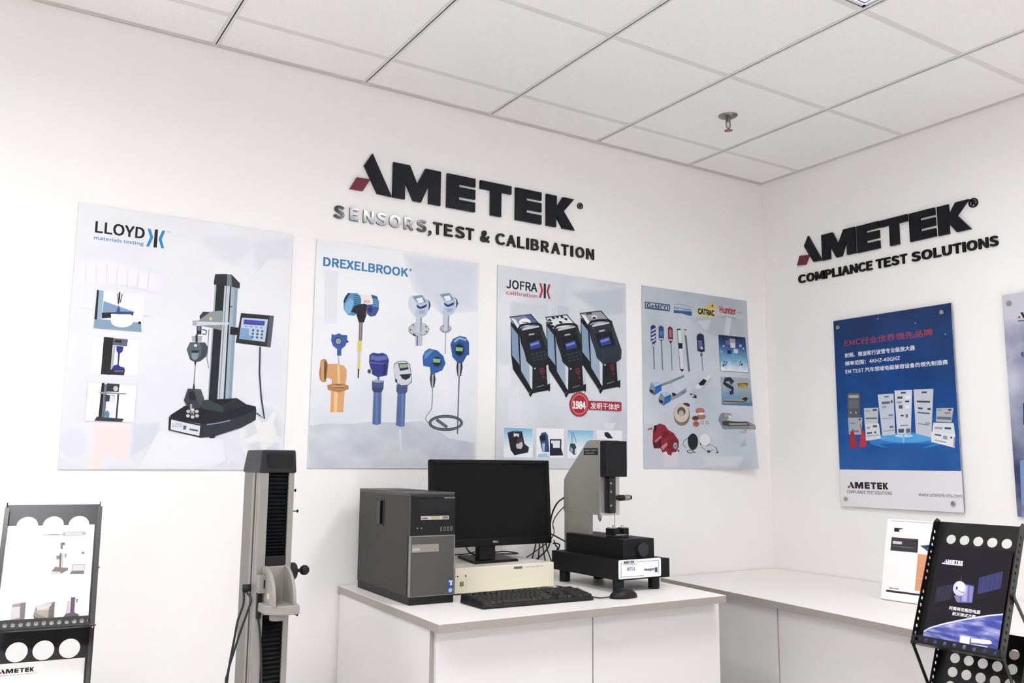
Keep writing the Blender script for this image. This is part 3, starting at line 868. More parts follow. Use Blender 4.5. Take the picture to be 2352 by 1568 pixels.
p.poly([(375, 1290), (420, 1300), (462, 1280), (500, 1300), (562, 1304), (562, 1370), (540, 1432), (492, 1472), (490, 1550), (440, 1550), (440, 1472), (390, 1432), (368, 1370)], '3b62ad').disc(455, 1375, 46, 48, '2a3f78').disc(455, 1377, 34, 36, 'a3a8a6').disc(563, 1382, 14, 14, '35466c')
p.z = R4
p.poly([(446, 88), (462, 88), (470, 190), (450, 190)], 'c6c9cc')
p.poly([(318, 184), (440, 186), (520, 205), (556, 262), (552, 350), (538, 445), (376, 445), (374, 372), (330, 352), (298, 362)], 'dca873').poly([(440, 190), (470, 192), (476, 440), (450, 440)], 'f0c694').poly([(245, 140), (290, 122), (320, 150), (330, 200), (318, 300), (308, 400), (272, 406), (235, 380), (222, 300)], 'c08a52').poly([(285, 150), (312, 158), (322, 210), (302, 380), (284, 360)], '7d5a39').poly([(250, 150), (282, 150), (280, 390), (250, 380)], 'd8a46c')
p.poly([(368, 508), (530, 508), (515, 766), (358, 766)], 'dfab74').poly([(405, 520), (450, 520), (440, 766), (398, 766)], 'f2c892').poly([(320, 440), (400, 422), (520, 422), (580, 450), (576, 490), (460, 532), (328, 496)], 'c08c55').poly([(372, 442), (455, 432), (540, 442), (520, 470), (400, 472)], '5d452e').poly([(380, 442), (535, 442), (528, 462), (384, 464)], 'dca873')
p.put('sensor_picture')
p.part(R4)   # two blue pipe sensors
p.poly([(905, 345), (950, 345), (956, 410), (900, 410)], 'd7dce4').poly([(925, 345), (948, 345), (946, 410), (928, 410)], '4d5c88').poly([(828, 78), (870, 50), (940, 60), (990, 52), (1040, 78), (1062, 140), (1040, 322), (930, 346), (862, 312), (823, 170)], '343d92').poly([(850, 75), (930, 95), (1030, 82), (1050, 130), (930, 150), (838, 130)], '6673b8').poly([(828, 160), (1050, 180), (1046, 196), (826, 176)], '5a66b4').poly([(1000, 180), (1036, 180), (1020, 315), (985, 320)], '262d72').disc(830, 276, 30, 34, 'c9ccd0').disc(826, 274, 19, 23, '3c4d52')
p.poly([(858, 385), (1002, 385), (996, 482), (972, 530), (880, 530), (858, 490)], '4a5f92').poly([(860, 470), (996, 470), (972, 530), (880, 530)], '3c4d7a').disc(930, 392, 66, 18, 'aab4c4').poly([(878, 528), (974, 528), (964, 905), (912, 920), (862, 905)], '5a74ab').poly([(905, 530), (930, 530), (925, 915), (900, 915)], '6f88ba')
p.poly([(1155, 430), (1288, 438), (1282, 520), (1256, 548), (1170, 542), (1150, 512)], '4a5f92').poly([(1165, 540), (1262, 546), (1248, 932), (1200, 940), (1146, 922)], '5a74ab').poly([(1215, 545), (1240, 545), (1230, 935), (1205, 938)], '6f88ba')
p.poly([(1128, 180), (1180, 150), (1262, 148), (1314, 190), (1332, 300), (1338, 405), (1290, 442), (1210, 452), (1140, 402), (1118, 232)], '2e3350').poly([(1134, 184), (1182, 157), (1258, 155), (1306, 194), (1326, 300), (1331, 400), (1288, 435), (1212, 444), (1146, 398), (1120, 240)], 'd6dae2').poly([(1170, 178), (1282, 176), (1300, 250), (1196, 270)], '2e3350').poly([(1182, 190), (1280, 188), (1288, 226), (1196, 238)], '9fbf98').poly([(1190, 312), (1328, 302), (1312, 352), (1262, 378), (1222, 362)], '23262e').poly([(1140, 360), (1162, 380), (1160, 412), (1140, 402)], '1c1f26')
p.put('sensor_picture')
for dx, dy, big in ((0, 0, True), (330, -25, False)):
    p.part(lambda x, y, dx=dx, dy=dy: R3(x + dx, y + dy))
    p.poly([(1385, 1070), (1462, 1090), (1452, 1300), (1385, 1300)] if big else [(1378, 1070), (1452, 1090), (1448, 1270), (1378, 1262)], 'cbd3de').poly([(1405, 1100), (1425, 1100), (1420, 1240), (1404, 1240)], '4a5570')
    rx, ry, cy = (125, 85, 1235) if big else (70, 52, 1250)
    cx = 1420 if big else 1412
    p.disc(cx, cy, rx, ry, '8f98a6').disc(cx, cy - 4, rx - 8, ry - 8, 'c6ccd4')
    for k in range(7):
        a = k * 2 * math.pi / 7 + 0.4
        p.disc(cx + (rx - 26) * math.cos(a), cy + (ry - 18) * math.sin(a), 10 if big else 7, 9 if big else 6, '4a5260')
    p.poly([(1390, 1090), (1458, 1090), (1450, cy + 30), (1392, cy + 30)], 'cbd3de').poly([(1440, 1095), (1458, 1095), (1450, cy + 30), (1434, cy + 30)], '94a0b0')
    if big:
        p.poly([(1380, 1300), (1466, 1300), (1460, 1432), (1380, 1432)], 'bfc7d2').poly([(1395, 1310), (1410, 1310), (1408, 1430), (1394, 1430)], '6a7484').poly([(1345, 1290), (1390, 1305), (1385, 1320), (1350, 1308)], '2f3644')
    else:
        p.line([(1412, 1300), (1410, 1400), (1407, 1555)], 9, '9aa3b0')
    p.poly([(1500, 862), (1552, 902), (1562, 950), (1540, 1008), (1515, 1010), (1540, 950)], '2c3176')
    p.poly([(1305, 862), (1330, 832), (1462, 815), (1500, 862), (1540, 905), (1538, 1000), (1512, 1062), (1470, 1092), (1380, 1078), (1338, 1042), (1296, 950)], 'c0d0df').poly([(1305, 870), (1330, 838), (1400, 935), (1396, 985), (1365, 1058), (1338, 1042), (1296, 950)], 'd5dfea').poly([(1345, 842), (1455, 825), (1512, 905), (1420, 930)], '8496b4').poly([(1385, 866), (1456, 850), (1482, 905), (1420, 925)], 'eef1f5').poly([(1390, 935), (1440, 965), (1520, 930), (1506, 968), (1440, 992), (1400, 972)], '2c3d8e').poly([(1420, 1010), (1500, 1005), (1490, 1045), (1425, 1050)], 'a9b8cb')
    p.put('sensor_picture')
p.part(R4)   # round displays and the coiled cable
p.line([(1585, 460), (1582, 640), (1572, 730), (1510, 812), (1500, 850), (1535, 896)], 8, '7d848d').ring(1745, 893, 207, 97, 34, '4a4f59').ring(1750, 893, 195, 84, 8, '878c95').line([(1632, 852), (1762, 945)], 34, '6d7380').line([(1905, 330), (1890, 800), (1884, 1028)], 12, '5f6670')
p.poly([(1560, 300), (1612, 300), (1622, 370), (1605, 466), (1568, 466), (1552, 370)], '3c4048').poly([(1578, 310), (1598, 310), (1592, 460), (1574, 460)], 'b9c0c8').poly([(1880, 165), (1942, 165), (1946, 230), (1926, 330), (1884, 330), (1870, 230)], '3c4048').poly([(1896, 175), (1920, 175), (1914, 325), (1892, 325)], 'c3c9d0')
p.poly([(1465, 100), (1492, 35), (1545, 0), (1640, 22), (1715, 90), (1742, 180), (1702, 262), (1620, 298), (1562, 300), (1552, 222), (1475, 210)], '2f66ad').poly([(1490, 60), (1560, 15), (1600, 20), (1520, 110), (1478, 130)], '5f93cc').disc(1640, 160, 62, 66, '1f4f95').disc(1636, 158, 52, 56, '15202e', n=8).poly([(1590, 120), (1680, 128), (1674, 172), (1590, 166)], '8cc79a')
p.z = R3
p.poly([(1800, 1410), (1830, 1350), (1910, 1312), (1985, 1330), (2022, 1390), (2024, 1540), (1998, 1545), (1950, 1630), (1880, 1630), (1822, 1560)], '2b5c9f').poly([(1835, 1370), (1905, 1325), (1990, 1350), (1990, 1380), (1910, 1350), (1850, 1395)], '8fb6dc').disc(1908, 1475, 64, 84, '1e4a8c').disc(1906, 1480, 56, 72, '15202e', n=8).poly([(1862, 1448), (1950, 1455), (1945, 1498), (1862, 1492)], '86c48f')
p.put('sensor_picture')

# --- poster with the three calibrators
BG3 = ramp_mat('poster_haze_silver', [(0.25, 'c4cad4'), (0.45, 'd8dde4'), (0.7, 'e6e9ee')], (4.4, 0, 1.2), 3.4, noise_amt=0.8, axis=('X', 0.85, 0.0))
p = poster('silver-grey poster of three black-and-blue calibrators with a red 1984 seal', -1.7103, -0.983, 1.2645, 2.152, BG3)
p.part(R6)
p.soft = 'dfe3e9'
p.poly([(135, 95), (300, 95), (300, 400), (140, 400)], 'e9ebf0').poly([(262, 505), (450, 515), (440, 860), (262, 850)], 'e7e9f0').poly([(320, 390), (400, 395), (400, 510), (320, 508)], 'e7e9f0').poly([(1500, 850), (1640, 850), (1600, 930), (1520, 920)], 'e2e4ea')
p.z = R5
p.poly([(400, 720), (960, 740), (960, 960), (900, 990), (700, 890), (400, 920)], 'd6dae2').poly([(1090, 740), (1280, 780), (1260, 930), (1080, 940)], 'ccd1de').poly([(1300, 560), (2150, 480), (2150, 880), (1900, 920), (1700, 840)], 'ccd3db')
p.soft = None
p.put('background_pattern')
p.part(R5)
p.text('JOFRA', (292, 488), (776, 528), (300, 346), '17181b', 0.03).text('calibration', (290, 582), (780, 632), (292, 520), 'c04a5a', 0.02)
p.poly([(808, 408), (841, 411), (869, 520), (838, 640), (804, 638), (836, 522)], 'bb3c4c').poly([(878, 415), (912, 418), (912, 650), (877, 646)], '17181b').poly([(950, 428), (986, 431), (954, 545), (986, 660), (955, 655), (921, 540)], 'bb3c4c')
p.put('logo')
def calibrator(dx, dy, kind):
    Z = lambda x, y: (x + dx, y + dy)
    p.part(Z)
    # side panels, black bottom edge
    p.poly([(1172.5, 737), (1191, 757), (1222, 826), (1223, 893), (1214, 903), (1208, 893), (1178, 848), (1174, 816)], '15171c')
    p.poly([(1173.6, 748), (1189, 768), (1193, 838), (1176, 816)], '8aa6c0').poly([(1193, 770), (1196, 787), (1210, 826), (1222.5, 842), (1222, 895), (1196.5, 852)], 'a5b8cb').poly([(1215, 836), (1222.5, 842), (1222, 895), (1217, 888)], 'd9e0e8')
    # top
    top = {0: '8e8db4', 1: 'e3e5ea', 2: 'a9abb2'}[kind]
    p.poly([(1169.5, 727), (1219.5, 721), (1240, 745), (1236, 750), (1193, 757), (1188, 759)], '22252c').poly([(1172, 729), (1218, 723), (1238, 745), (1192, 754)], top).poly([(1172, 729), (1183, 733), (1196, 753), (1190, 756)], 'e9ebf0')
    if kind == 0:
        p.poly([(1218, 723), (1238, 745), (1228, 746), (1205, 724)], '5a6c98').disc(1205, 740, 13.5, 9, 'f0f1f4').poly([(1199, 739), (1212, 740), (1212, 741.5), (1199, 740.5)], '33353c')
    elif kind == 1:
        for x, y in ((1180, 734), (1188, 729), (1197, 727), (1208, 727), (1217, 732), (1183, 741), (1187, 748), (1205, 739)):
            p.disc(x, y, 4.2, 2.6, '25272e', rot=0.5)
    else:
        for x, y in ((1188, 729), (1194, 728)): p.disc(x, y, 4, 2.2, '4a3f40')
        p.disc(1203, 736, 7, 4, 'e4e4e6').disc(1203, 738, 4, 2.5, '2a2c30')
    # front lower panel
    p.poly([(1222.5, 838), (1254, 834), (1258, 896), (1223.5, 903), (1218, 912), (1214, 905), (1222, 893)], '1d1f25').poly([(1254, 838), (1262.5, 831), (1263, 880), (1257, 883)], 'cdd4dd').poly([(1257, 883), (1263, 880), (1263, 899), (1256, 895)], '17191e')
    for x, y in ((1241, 848), (1246, 846), (1242, 854), (1248, 852), (1246, 858), (1248, 866)):
        p.disc(x, y, 2.4, 2.4, '8f2a3c')
    p.disc(1228, 846, 1.8, 1.8, 'd5dbe2').poly([(1232, 888), (1249, 883), (1249, 885), (1232, 890)], '8c9098')
    # control head and handle
    p.poly([(1191, 757), (1243.5, 746), (1266, 812), (1265, 832), (1254, 840), (1224, 845), (1209, 830)], '1b2127' if kind < 2 else '2d3846').poly([(1243.5, 746), (1266, 812), (1265, 832), (1259, 837), (1258, 812), (1238, 750)], '31404c')
    p.poly([(1205.5, 774.5), (1241.5, 768), (1252, 800), (1215.5, 807)], '11141e').poly([(1214.5, 788), (1237, 780), (1243, 797), (1219, 803.5)], '2f4396').poly([(1216, 790), (1236, 784), (1238, 789), (1219, 795)], '6f8fd0')
    for r_ in range(3):
        for c_ in range(4):
            p.poly([(1219 + 9 * c_ + 2 * r_, 812 - 1.8 * c_ + 7 * r_), (1225 + 9 * c_ + 2 * r_, 810.6 - 1.8 * c_ + 7 * r_), (1226.4 + 9 * c_ + 2 * r_, 814.4 - 1.8 * c_ + 7 * r_), (1220 + 9 * c_ + 2 * r_, 816 - 1.8 * c_ + 7 * r_)], '3a4350')
    p.poly([(1214, 767), (1226.5, 765), (1227, 768), (1214, 770.4)], 'b9cdd0')
    p.line([(1190.5, 760), (1191, 753), (1196, 747), (1213, 743.5), (1236, 743), (1242.5, 747), (1243.5, 757)], 4.2, '1c1f24')
    p.poly([(1198, 755), (1213, 749), (1237, 748), (1238, 751), (1214, 756), (1199, 759)], 'c9d2dc')
    p.put('calibrator_picture')
calibrator(0, 0, 0)
calibrator(82, 1, 1)
calibrator(160.5, -8, 2)
p.part(R6)
n_ = 24
p.poly([(1175 + (125 + 4 * (-1) ** i) * math.cos(math.pi * i / n_), 608 + (158 + 5 * (-1) ** i) * math.sin(math.pi * i / n_)) for i in range(2 * n_)], 'a92b3c').disc(1175, 606, 108, 138, 'd96a70', n=40).disc(1175, 606, 90, 116, 'b02c3c', n=40)
p.poly([(1288, 560), (1706, 577), (1718, 590), (1716, 686), (1704, 697), (1296, 674)], 'b02c3c').text('发明干体炉', (1318, 668), (1690, 682), (1318, 580), 'f6f3f3', 0.012).text('1984', (1088, 664), (1256, 676), (1088, 560), 'f8f5f5', 0.06)
p.put('seal')
BLUEFADE = ramp_mat('poster_photo_fade', [(0.2, 'f2f7fb'), (0.55, 'b7dcee'), (0.85, '6fb6dd')], (0, 0, 0), 2, noise_amt=0.06, axis=('Z', 0.06, 0.2))
p.part(R6)
p.poly([(203, 900), (585, 912), (578, 1293), (208, 1290)], 'f4f5f7').poly([(208, 906), (580, 918), (574, 1286), (213, 1284)], 'b7dcee', mt=BLUEFADE).poly([(254, 970), (340, 945), (442, 950), (472, 1110), (532, 1160), (520, 1225), (345, 1262), (295, 1195)], '23253a').poly([(335, 980), (405, 985), (400, 1035), (375, 1010), (335, 1025)], 'e8e3e1').poly([(365, 1120), (440, 1070), (452, 1140), (430, 1180), (372, 1172)], 'd5cfd2').poly([(380, 1060), (440, 1040), (445, 1080), (385, 1120)], '6b3c48').line([(330, 962), (380, 948), (430, 958)], 12, '4a86ac')
p.put('inset_photo')
p.part(R6)
p.poly([(628, 912), (982, 918), (980, 1297), (626, 1295)], 'f5f6f8').poly([(650, 1250), (760, 1230), (800, 1290), (640, 1290)], 'aad4e6').poly([(690, 975), (745, 960), (775, 1005), (792, 1220), (702, 1216), (668, 1050)], '335f8e').poly([(668, 1010), (740, 990), (750, 1060), (700, 1085), (668, 1055)], '17222c').poly([(700, 1110), (738, 1105), (732, 1210), (706, 1210)], 'a9cfe2').poly([(740, 1080), (775, 1010), (795, 1215), (745, 1218)], '464f88').poly([(800, 1055), (949, 1055), (946, 1172), (973, 1263), (800, 1266)], '262941').poly([(816, 1072), (930, 1072), (928, 1166), (840, 1166), (838, 1110), (818, 1108)], 'e9eef5')
p.put('inset_photo')
p.part(R6)
p.poly([(1024, 930), (1368, 938), (1362, 1300), (1026, 1297)], 'f4f5f7').poly([(1028, 935), (1364, 943), (1358, 1294), (1030, 1291)], 'b7dcee', mt=BLUEFADE).line([(1085, 1120), (1085, 965), (1095, 962), (1140, 1100)], 7, '3c6480').poly([(1060, 1110), (1120, 1110), (1140, 1160), (1142, 1245), (1110, 1258), (1050, 1200)], '2b4658').poly([(1120, 1180), (1140, 1170), (1140, 1240), (1118, 1245)], 'dbe5ea').poly([(1065, 1150), (1095, 1180), (1092, 1235), (1062, 1200)], 'a5c0d0')
p.put('inset_photo')
p.part(R6)
p.poly([(1405, 935), (1730, 945), (1726, 1300), (1405, 1300)], 'eff0f5').poly([(1500, 968), (1546, 962), (1575, 990), (1612, 1044), (1545, 1044), (1505, 1010)], '2a2733').poly([(1500, 1100), (1640, 1090), (1630, 1240), (1510, 1240)], '3b404c')
p.put('inset_photo')

# --- poster of small parts, lower right corner lifting off
CURL = lambda a, b: 0.05 * max(0.0, a / 0.734) ** 4 * max(0.0, 1 - b / 0.89) ** 2
BG4 = ramp_mat('poster_haze_cool', [(0.25, 'b4bdc8'), (0.5, 'c9d0d9'), (0.75, 'd9dee5')], (6.2, 0, 3.2), 3.6, noise_amt=0.85, axis=('Z', 1.0, 0.1))
p = poster('grey-blue poster crowded with small sensors and red motor, lower corner curling off', -0.8813, -0.1473, 1.2672, 2.1572, BG4, bend=CURL, n=24)
p.part(R7)
p.soft = 'ccd2db'
p.poly([(920, 600), (1300, 520), (1700, 600), (1720, 840), (1280, 880), (1100, 800)], 'bcc4cc').poly([(1000, 640), (1180, 620), (1150, 740), (1100, 760)], 'd2d7dd').poly([(1430, 560), (1500, 560), (1460, 830), (1390, 830)], 'd2d7dd')
p.z = R8
p.poly([(190, 780), (900, 760), (1100, 1000), (1000, 1300), (190, 1340)], 'ccd2da').poly([(450, 1060), (640, 1060), (640, 1340), (450, 1340)], 'dcd8de').poly([(1460, 850), (1580, 800), (1540, 880), (1480, 880)], 'b3bbc6').poly([(1530, 950), (1540, 1050), (1450, 1060)], 'b3bbc6').poly([(1000, 1190), (1480, 1200), (1400, 1330), (1000, 1340)], 'd6dbe1')
p.soft = None
p.put('background_pattern')
p.part(R7)
def frame4(q, c, wd):
    cx, cy = sum(a for a, _ in q) / 4, sum(b for _, b in q) / 4
    p.poly(q, c)
    p.poly([(a + (wd if a < cx else -wd), b + (wd if b < cy else -wd)) for a, b in q], 'c2cad4')
frame4([(203, 342), (581, 386), (578, 491), (203, 446)], '2c4670', 15)
p.text('GeMCO', (232, 440), (555, 470), (232, 362), '2c4670', 0.04)
p.put('logo')
p.part(R7)
p.text('B/W Controls', (640, 448), (900, 474), (640, 418), '3f6a9c', 0.03).line([(640, 386), (760, 384), (915, 432)], 5, '6d88a8').poly([(634, 464), (910, 488), (906, 556), (860, 552), (760, 520), (636, 512)], '35659c').poly([(634, 464), (910, 488), (909, 500), (634, 478)], '5b93bd')
p.put('logo')
p.part(R7)
p.poly([(975, 445), (1120, 430), (1190, 352), (1250, 356), (1262, 440), (1262, 560), (1210, 585), (1000, 552)], 'dbcf86').poly([(1125, 440), (1185, 365), (1235, 360), (1252, 440)], 'dcb26a').disc(1215, 405, 14, 16, '7a3f2c').text('CATRAC', (1000, 530), (1246, 556), (1000, 440), '15140f', 0.07)
p.put('logo')
p.part(R7)
p.text('Hunter', (1324, 512), (1566, 528), (1324, 405), 'b5363f', 0.05).poly([(1580, 500), (1652, 508), (1652, 514), (1580, 506)], '55655f').line([(1340, 585), (1420, 560), (1560, 600), (1540, 630)], 7, '9098a6')
p.put('logo')
def rod_sensor(head, c, hl, rod, wd, extra=None):
    p.part(R7)
    p.line(rod, wd, '6e7681')
    p.poly(head, c)
    p.poly(hl[0], hl[1])
    if extra: extra()
    p.put('sensor_picture')
def stripes():
    for k in range(4): p.poly([(300, 770 + 55 * k), (362, 735 + 55 * k), (362, 760 + 55 * k), (300, 795 + 55 * k)], 'c9d0e0')
    p.disc(330, 1000, 22, 24, '8088b0').disc(331, 1000, 13, 14, 'd5d8e4')
rod_sensor([(290, 712), (326, 688), (366, 714), (371, 950), (332, 990), (294, 950)], '2b3a7c', ([(312, 880), (350, 880), (350, 900), (312, 900)], 'c9d0e0'), [(332, 1010), (345, 1360)], 16, stripes)
rod_sensor([(410, 722), (440, 700), (486, 726), (488, 912), (450, 938), (411, 906)], '2d4f92', ([(428, 780), (470, 785), (468, 860), (430, 856)], '4f86c0'), [(452, 935), (468, 1370)], 16, lambda: p.poly([(418, 890), (480, 895), (478, 915), (418, 908)], 'd0d4da'))
rod_sensor([(548, 736), (578, 711), (619, 742), (626, 926), (590, 962), (551, 916)], '7e2f3c', ([(570, 760), (602, 765), (604, 880), (572, 876)], 'b98088'), [(597, 975), (612, 1375)], 12, lambda: p.poly([(556, 905), (620, 912), (618, 930), (556, 922)], 'd0d4da').poly([(572, 945), (610, 950), (590, 980)], '2a2a30'))
p.part(R7)
p.line([(690, 760), (735, 1360)], 10, '6f7780').poly([(694, 752), (740, 752), (785, 1358), (738, 1362)], 'dde1e8').poly([(682, 750), (742, 748), (740, 768), (684, 772)], '353940').poly([(703, 962), (764, 966), (767, 1046), (710, 1048)], '1f2127').poly([(722, 1354), (790, 1354), (764, 1398)], '1f2127').line([(806, 765), (866, 1392)], 28, '6e7583').poly([(790, 755), (832, 758), (836, 850), (806, 850)], 'cfd4db').poly([(790, 758), (830, 760), (828, 776), (792, 774)], '4a4f58')
p.put('sensor_picture')
p.part(R7)
p.line([(1050, 1090), (1062, 1240), (1072, 1385)], 14, '8a919d').disc(1050, 1140, 20, 26, '6b7280').poly([(978, 858), (1000, 826), (1040, 820), (1086, 846), (1102, 1086), (1050, 1106), (990, 1082)], '2c2f4e').poly([(1000, 920), (1060, 925), (1070, 1060), (1008, 1055)], '6a6fa8').poly([(1035, 1020), (1070, 1022), (1072, 1060), (1040, 1058)], 'c9cbe4')
p.put('sensor_picture')
NIGHT = ramp_mat('poster_photo_night', [(0.1, 'eef3f8'), (0.32, '7fb6d8'), (0.55, '2d5598'), (0.75, '161c40'), (0.95, '101018')], (2, 2, 2), 26, noise_amt=0.22, axis=('Z', 0.5, 0.735))
p.part(R7)
p.poly([(1303, 838), (1702, 880), (1744, 1414), (1330, 1387)], '4a4f60').poly([(1308, 845), (1697, 886), (1738, 1406), (1335, 1381)], '2d5598', mt=NIGHT)
for x, y, c, r in ((1380, 1010, 'a8b4d8', 16), (1628, 1005, '9fb8dc', 20), (1672, 1048, 'c3cfe4', 13), (1345, 1090, 'a0b4dc', 14), (1560, 1085, 'c6d6ee', 34), (1510, 940, 'a8a6ba', 46), (1515, 1000, 'd9d4dc', 40), (1440, 960, '6b6f92', 36), (1465, 1100, '1d2c62', 30)):
    p.poly([(x - r, y - r), (x + r * 0.9, y - r * 0.8), (x + r, y + r), (x - r * 0.8, y + r * 0.9)], c)
for k in range(12):
    x, y = 1375 + 9 * k + (170 if k > 6 else 0), 1300 - 60 * math.sin(k * 0.9) ** 2
    p.disc(x, y, 16 if k in (0, 11) else 9, 18 if k in (0, 11) else 10, '1f3f62')
p.put('inset_photo')
p.part(R8)
p.poly([(1228, 90), (1620, 110), (1641, 498), (1245, 482)], '7f9fb8', mt=ramp_mat('poster_photo_steel', [(0.2, '3f74a4'), (0.5, '7ba3c2'), (0.8, 'aeb9c0')], (1, 2, 3), 20, noise_amt=0.3, axis=('Z', 0.3, 0.44)))
p.line([(1360, 180), (1395, 150), (1360, 125), (1300, 130), (1280, 180), (1330, 215), (1390, 250), (1385, 310), (1350, 315)], 40, '232f42').poly([(1455, 178), (1592, 172), (1598, 250), (1462, 252)], 'b7a561').poly([(1462, 184), (1588, 180), (1588, 215), (1466, 218)], '4c3f22').text('CATRAC', (1475, 214), (1580, 210), (1475, 188), 'd8b650', 0.05)
p.poly([(1255, 400), (1500, 400), (1540, 300), (1600, 340), (1600, 450), (1260, 462)], 'a5a8a8').poly([(1500, 400), (1560, 370), (1590, 400), (1560, 430)], '32363c').poly([(1262, 420), (1560, 432), (1556, 448), (1262, 440)], '6a5f5a')
p.put('inset_photo')
for dx, dy, k in ((0, 0, 0), (130, 142, 1)):
    p.part(lambda x, y, dx=dx, dy=dy: R8(x + dx, y + dy))
    if k == 0:
        p.line([(420, 206), (540, 160), (732, 80)], 26, '8b939d').poly([(518, 150), (545, 135), (570, 172), (545, 195)], '9aa2ab')
    else:
        p.line([(420, 250), (520, 205), (635, 130)], 42, '9aa1aa').poly([(430, 165), (480, 175), (492, 205), (440, 220)], '1f2229').poly([(560, 160), (600, 140), (610, 175), (580, 200)], '7e8690')
    p.poly([(246, 255), (275, 172), (362, 154), (420, 192), (420, 282), (312, 352), (252, 302)], '2e6fb6').poly([(275, 172), (362, 154), (420, 192), (330, 232)], 'a9c4dc').poly([(330, 232), (420, 192), (420, 215), (332, 255)], '24509a').poly([(246, 255), (275, 185), (332, 235), (312, 352), (252, 302)], '8d99a6').poly([(252, 262), (305, 280), (308, 328), (256, 300)], '2a2e35')
    p.put('sensor_picture')
p.part(R8)
p.poly([(803, 322), (868, 240), (1078, 58), (1116, 72), (1112, 122), (902, 392), (852, 380)], 'c3c8cf').poly([(868, 240), (1078, 58), (1116, 72), (945, 260)], 'dfe3e8').poly([(803, 322), (850, 328), (902, 350), (902, 392), (852, 380)], '3b4034').disc(850, 350, 20, 14, 'd6d9b8').poly([(930, 182), (1000, 118), (1044, 142), (1002, 206), (948, 214)], '1f2228')
p.put('sensor_picture')
p.part(R8)
p.line([(720, 476), (770, 470), (806, 492)], 30, '4b3530').disc(698, 640, 108, 130, '8f8678', n=36).disc(696, 600, 110, 134, '6d665e', n=36).disc(694, 596, 104, 128, 'd9c8b8', n=36).disc(692, 572, 58, 62, '6b6259').disc(690, 600, 36, 44, 'b9bdc0')
p.put('ring_picture')
p.part(R8)
p.disc(950, 560, 62, 42, 'a3685a').disc(948, 550, 56, 30, 'b87d6c').disc(965, 645, 62, 38, 'b4796a').disc(960, 602, 44, 18, 'e5dcd4').disc(886, 665, 48, 34, '8d5448').disc(888, 660, 34, 20, '5d3a34').disc(893, 745, 46, 42, 'b9766a').disc(893, 735, 30, 24, 'a05f54')
for x in (975, 1045): p.poly([(x - 20, 705), (x + 20, 707), (x + 20, 748), (x - 18, 748)], '8f9298').disc(x, 726, 12, 13, 'd8dbe0')
p.put('ring_picture')
p.part(R8)
p.poly([(1195, 700), (1205, 640), (1240, 590), (1360, 598), (1372, 642), (1300, 690), (1400, 715), (1560, 705), (1655, 760), (1665, 822), (1400, 815), (1255, 818)], '8f969e').poly([(1240, 710), (1300, 700), (1560, 722), (1600, 770), (1330, 775), (1250, 760)], '4a4d50').poly([(1330, 735), (1550, 735), (1570, 755), (1340, 758)], 'b5ab98').poly([(1270, 610), (1345, 606), (1350, 645), (1290, 650)], 'b9aa92').poly([(1580, 770), (1660, 768), (1664, 800), (1600, 820)], 'b79f78').disc(1345, 645, 18, 20, 'e4e4e2')
p.put('bracket_picture')
p.part(R8)
p.poly([(218, 815), (285, 790), (298, 815), (230, 832)], 'b35a66').poly([(298, 832), (330, 770), (392, 738), (462, 760), (512, 830), (582, 868), (652, 970), (657, 1050), (622, 1130), (562, 1140), (552, 1182), (508, 1170), (480, 1120), (430, 1140), (402, 1082), (310, 1082), (292, 1000)], '99283a').poly([(310, 770), (352, 760), (345, 820), (318, 870)], '251d22').poly([(300, 1000), (400, 920), (420, 1060), (320, 1080)], '561a24').poly([(320, 980), (405, 905), (412, 930), (335, 1005)], 'cf7a82').poly([(420, 870), (500, 840), (520, 900), (440, 960)], '7d1f30').poly([(500, 960), (600, 940), (650, 1000), (560, 1130), (500, 1080)], '86202f').poly([(410, 1060), (490, 1000), (500, 1030), (430, 1110)], 'd08a90').disc(606, 1045, 28, 44, 'b9bdc6').disc(606, 1048, 14, 24, '77808e').line([(640, 1105), (662, 1125)], 16, '3a2428')
p.put('motor_picture')
p.part(R8)
p.line([(785, 940), (720, 980), (712, 1030), (762, 1075)], 7, '5c626d').ring(815, 1125, 48, 24, 10, '2b2e36').line([(850, 1130), (885, 1142)], 9, '2b2e36').disc(850, 990, 70, 114, '23252c', n=32).poly([(778, 940), (800, 905), (812, 1000), (785, 990)], '1a1c22')
p.put('loudspeaker_picture')
p.part(R8)
p.line([(960, 1060), (1030, 1115), (1100, 1112), (1165, 1072), (1040, 1010)], 6, '7d838d').line([(1165, 1072), (1175, 1140)], 8, '4a4f59').disc(1062, 1128, 22, 16, '2b2e36').disc(1176, 1138, 14, 12, '3a3e47').poly([(942, 985), (980, 1040), (1040, 1050), (1085, 1010), (1060, 1040), (1000, 1052), (945, 1030)], '1f2127').disc(1010, 965, 68, 84, 'e9e7ea', n=32)
p.put('loudspeaker_picture')

# ---------------------------------------------------------------- acrylic signs on the right wall
R9 = zoom(1880, 660, 4.983); R10 = zoom(1880, 860, 4.3559)
M_STEEL = mat('brushed_steel', 'a9a7a2', rough=0.35, metal=1.0)
M_ACR = mat('acrylic_edge', '6b6d78', rough=0.25)
def wall_panel(label, y0, y1, z0, z1, bg):
    pl = Plane((-0.016, y0, z0), (0, -1, 0), (0, 0, 1))
    w_, h_ = y0 - y1, z1 - z0
    root = thing('acrylic_board', label, 'poster board', matrix=pl.matrix(), group='screw-mounted poster boards on the right wall')
    poster_panel(root, w_, h_, bg, t=0.005, edge=M_ACR)
    pins = []
    for a, b in ((0.028, h_ - 0.037), (w_ - 0.045, h_ - 0.037), (0.03, 0.036), (w_ - 0.045, 0.036)):
        mb = MB(M_STEEL).cyl((a, -0.007, b), (a, -0.001, b), 0.0105, n=20, bev=0.002).cyl((a, 0.005, b), (a, 0.0155, b), 0.008, n=14)
        mb.build('standoff_screw', root)
    return Print(pl, root, -0.0002)
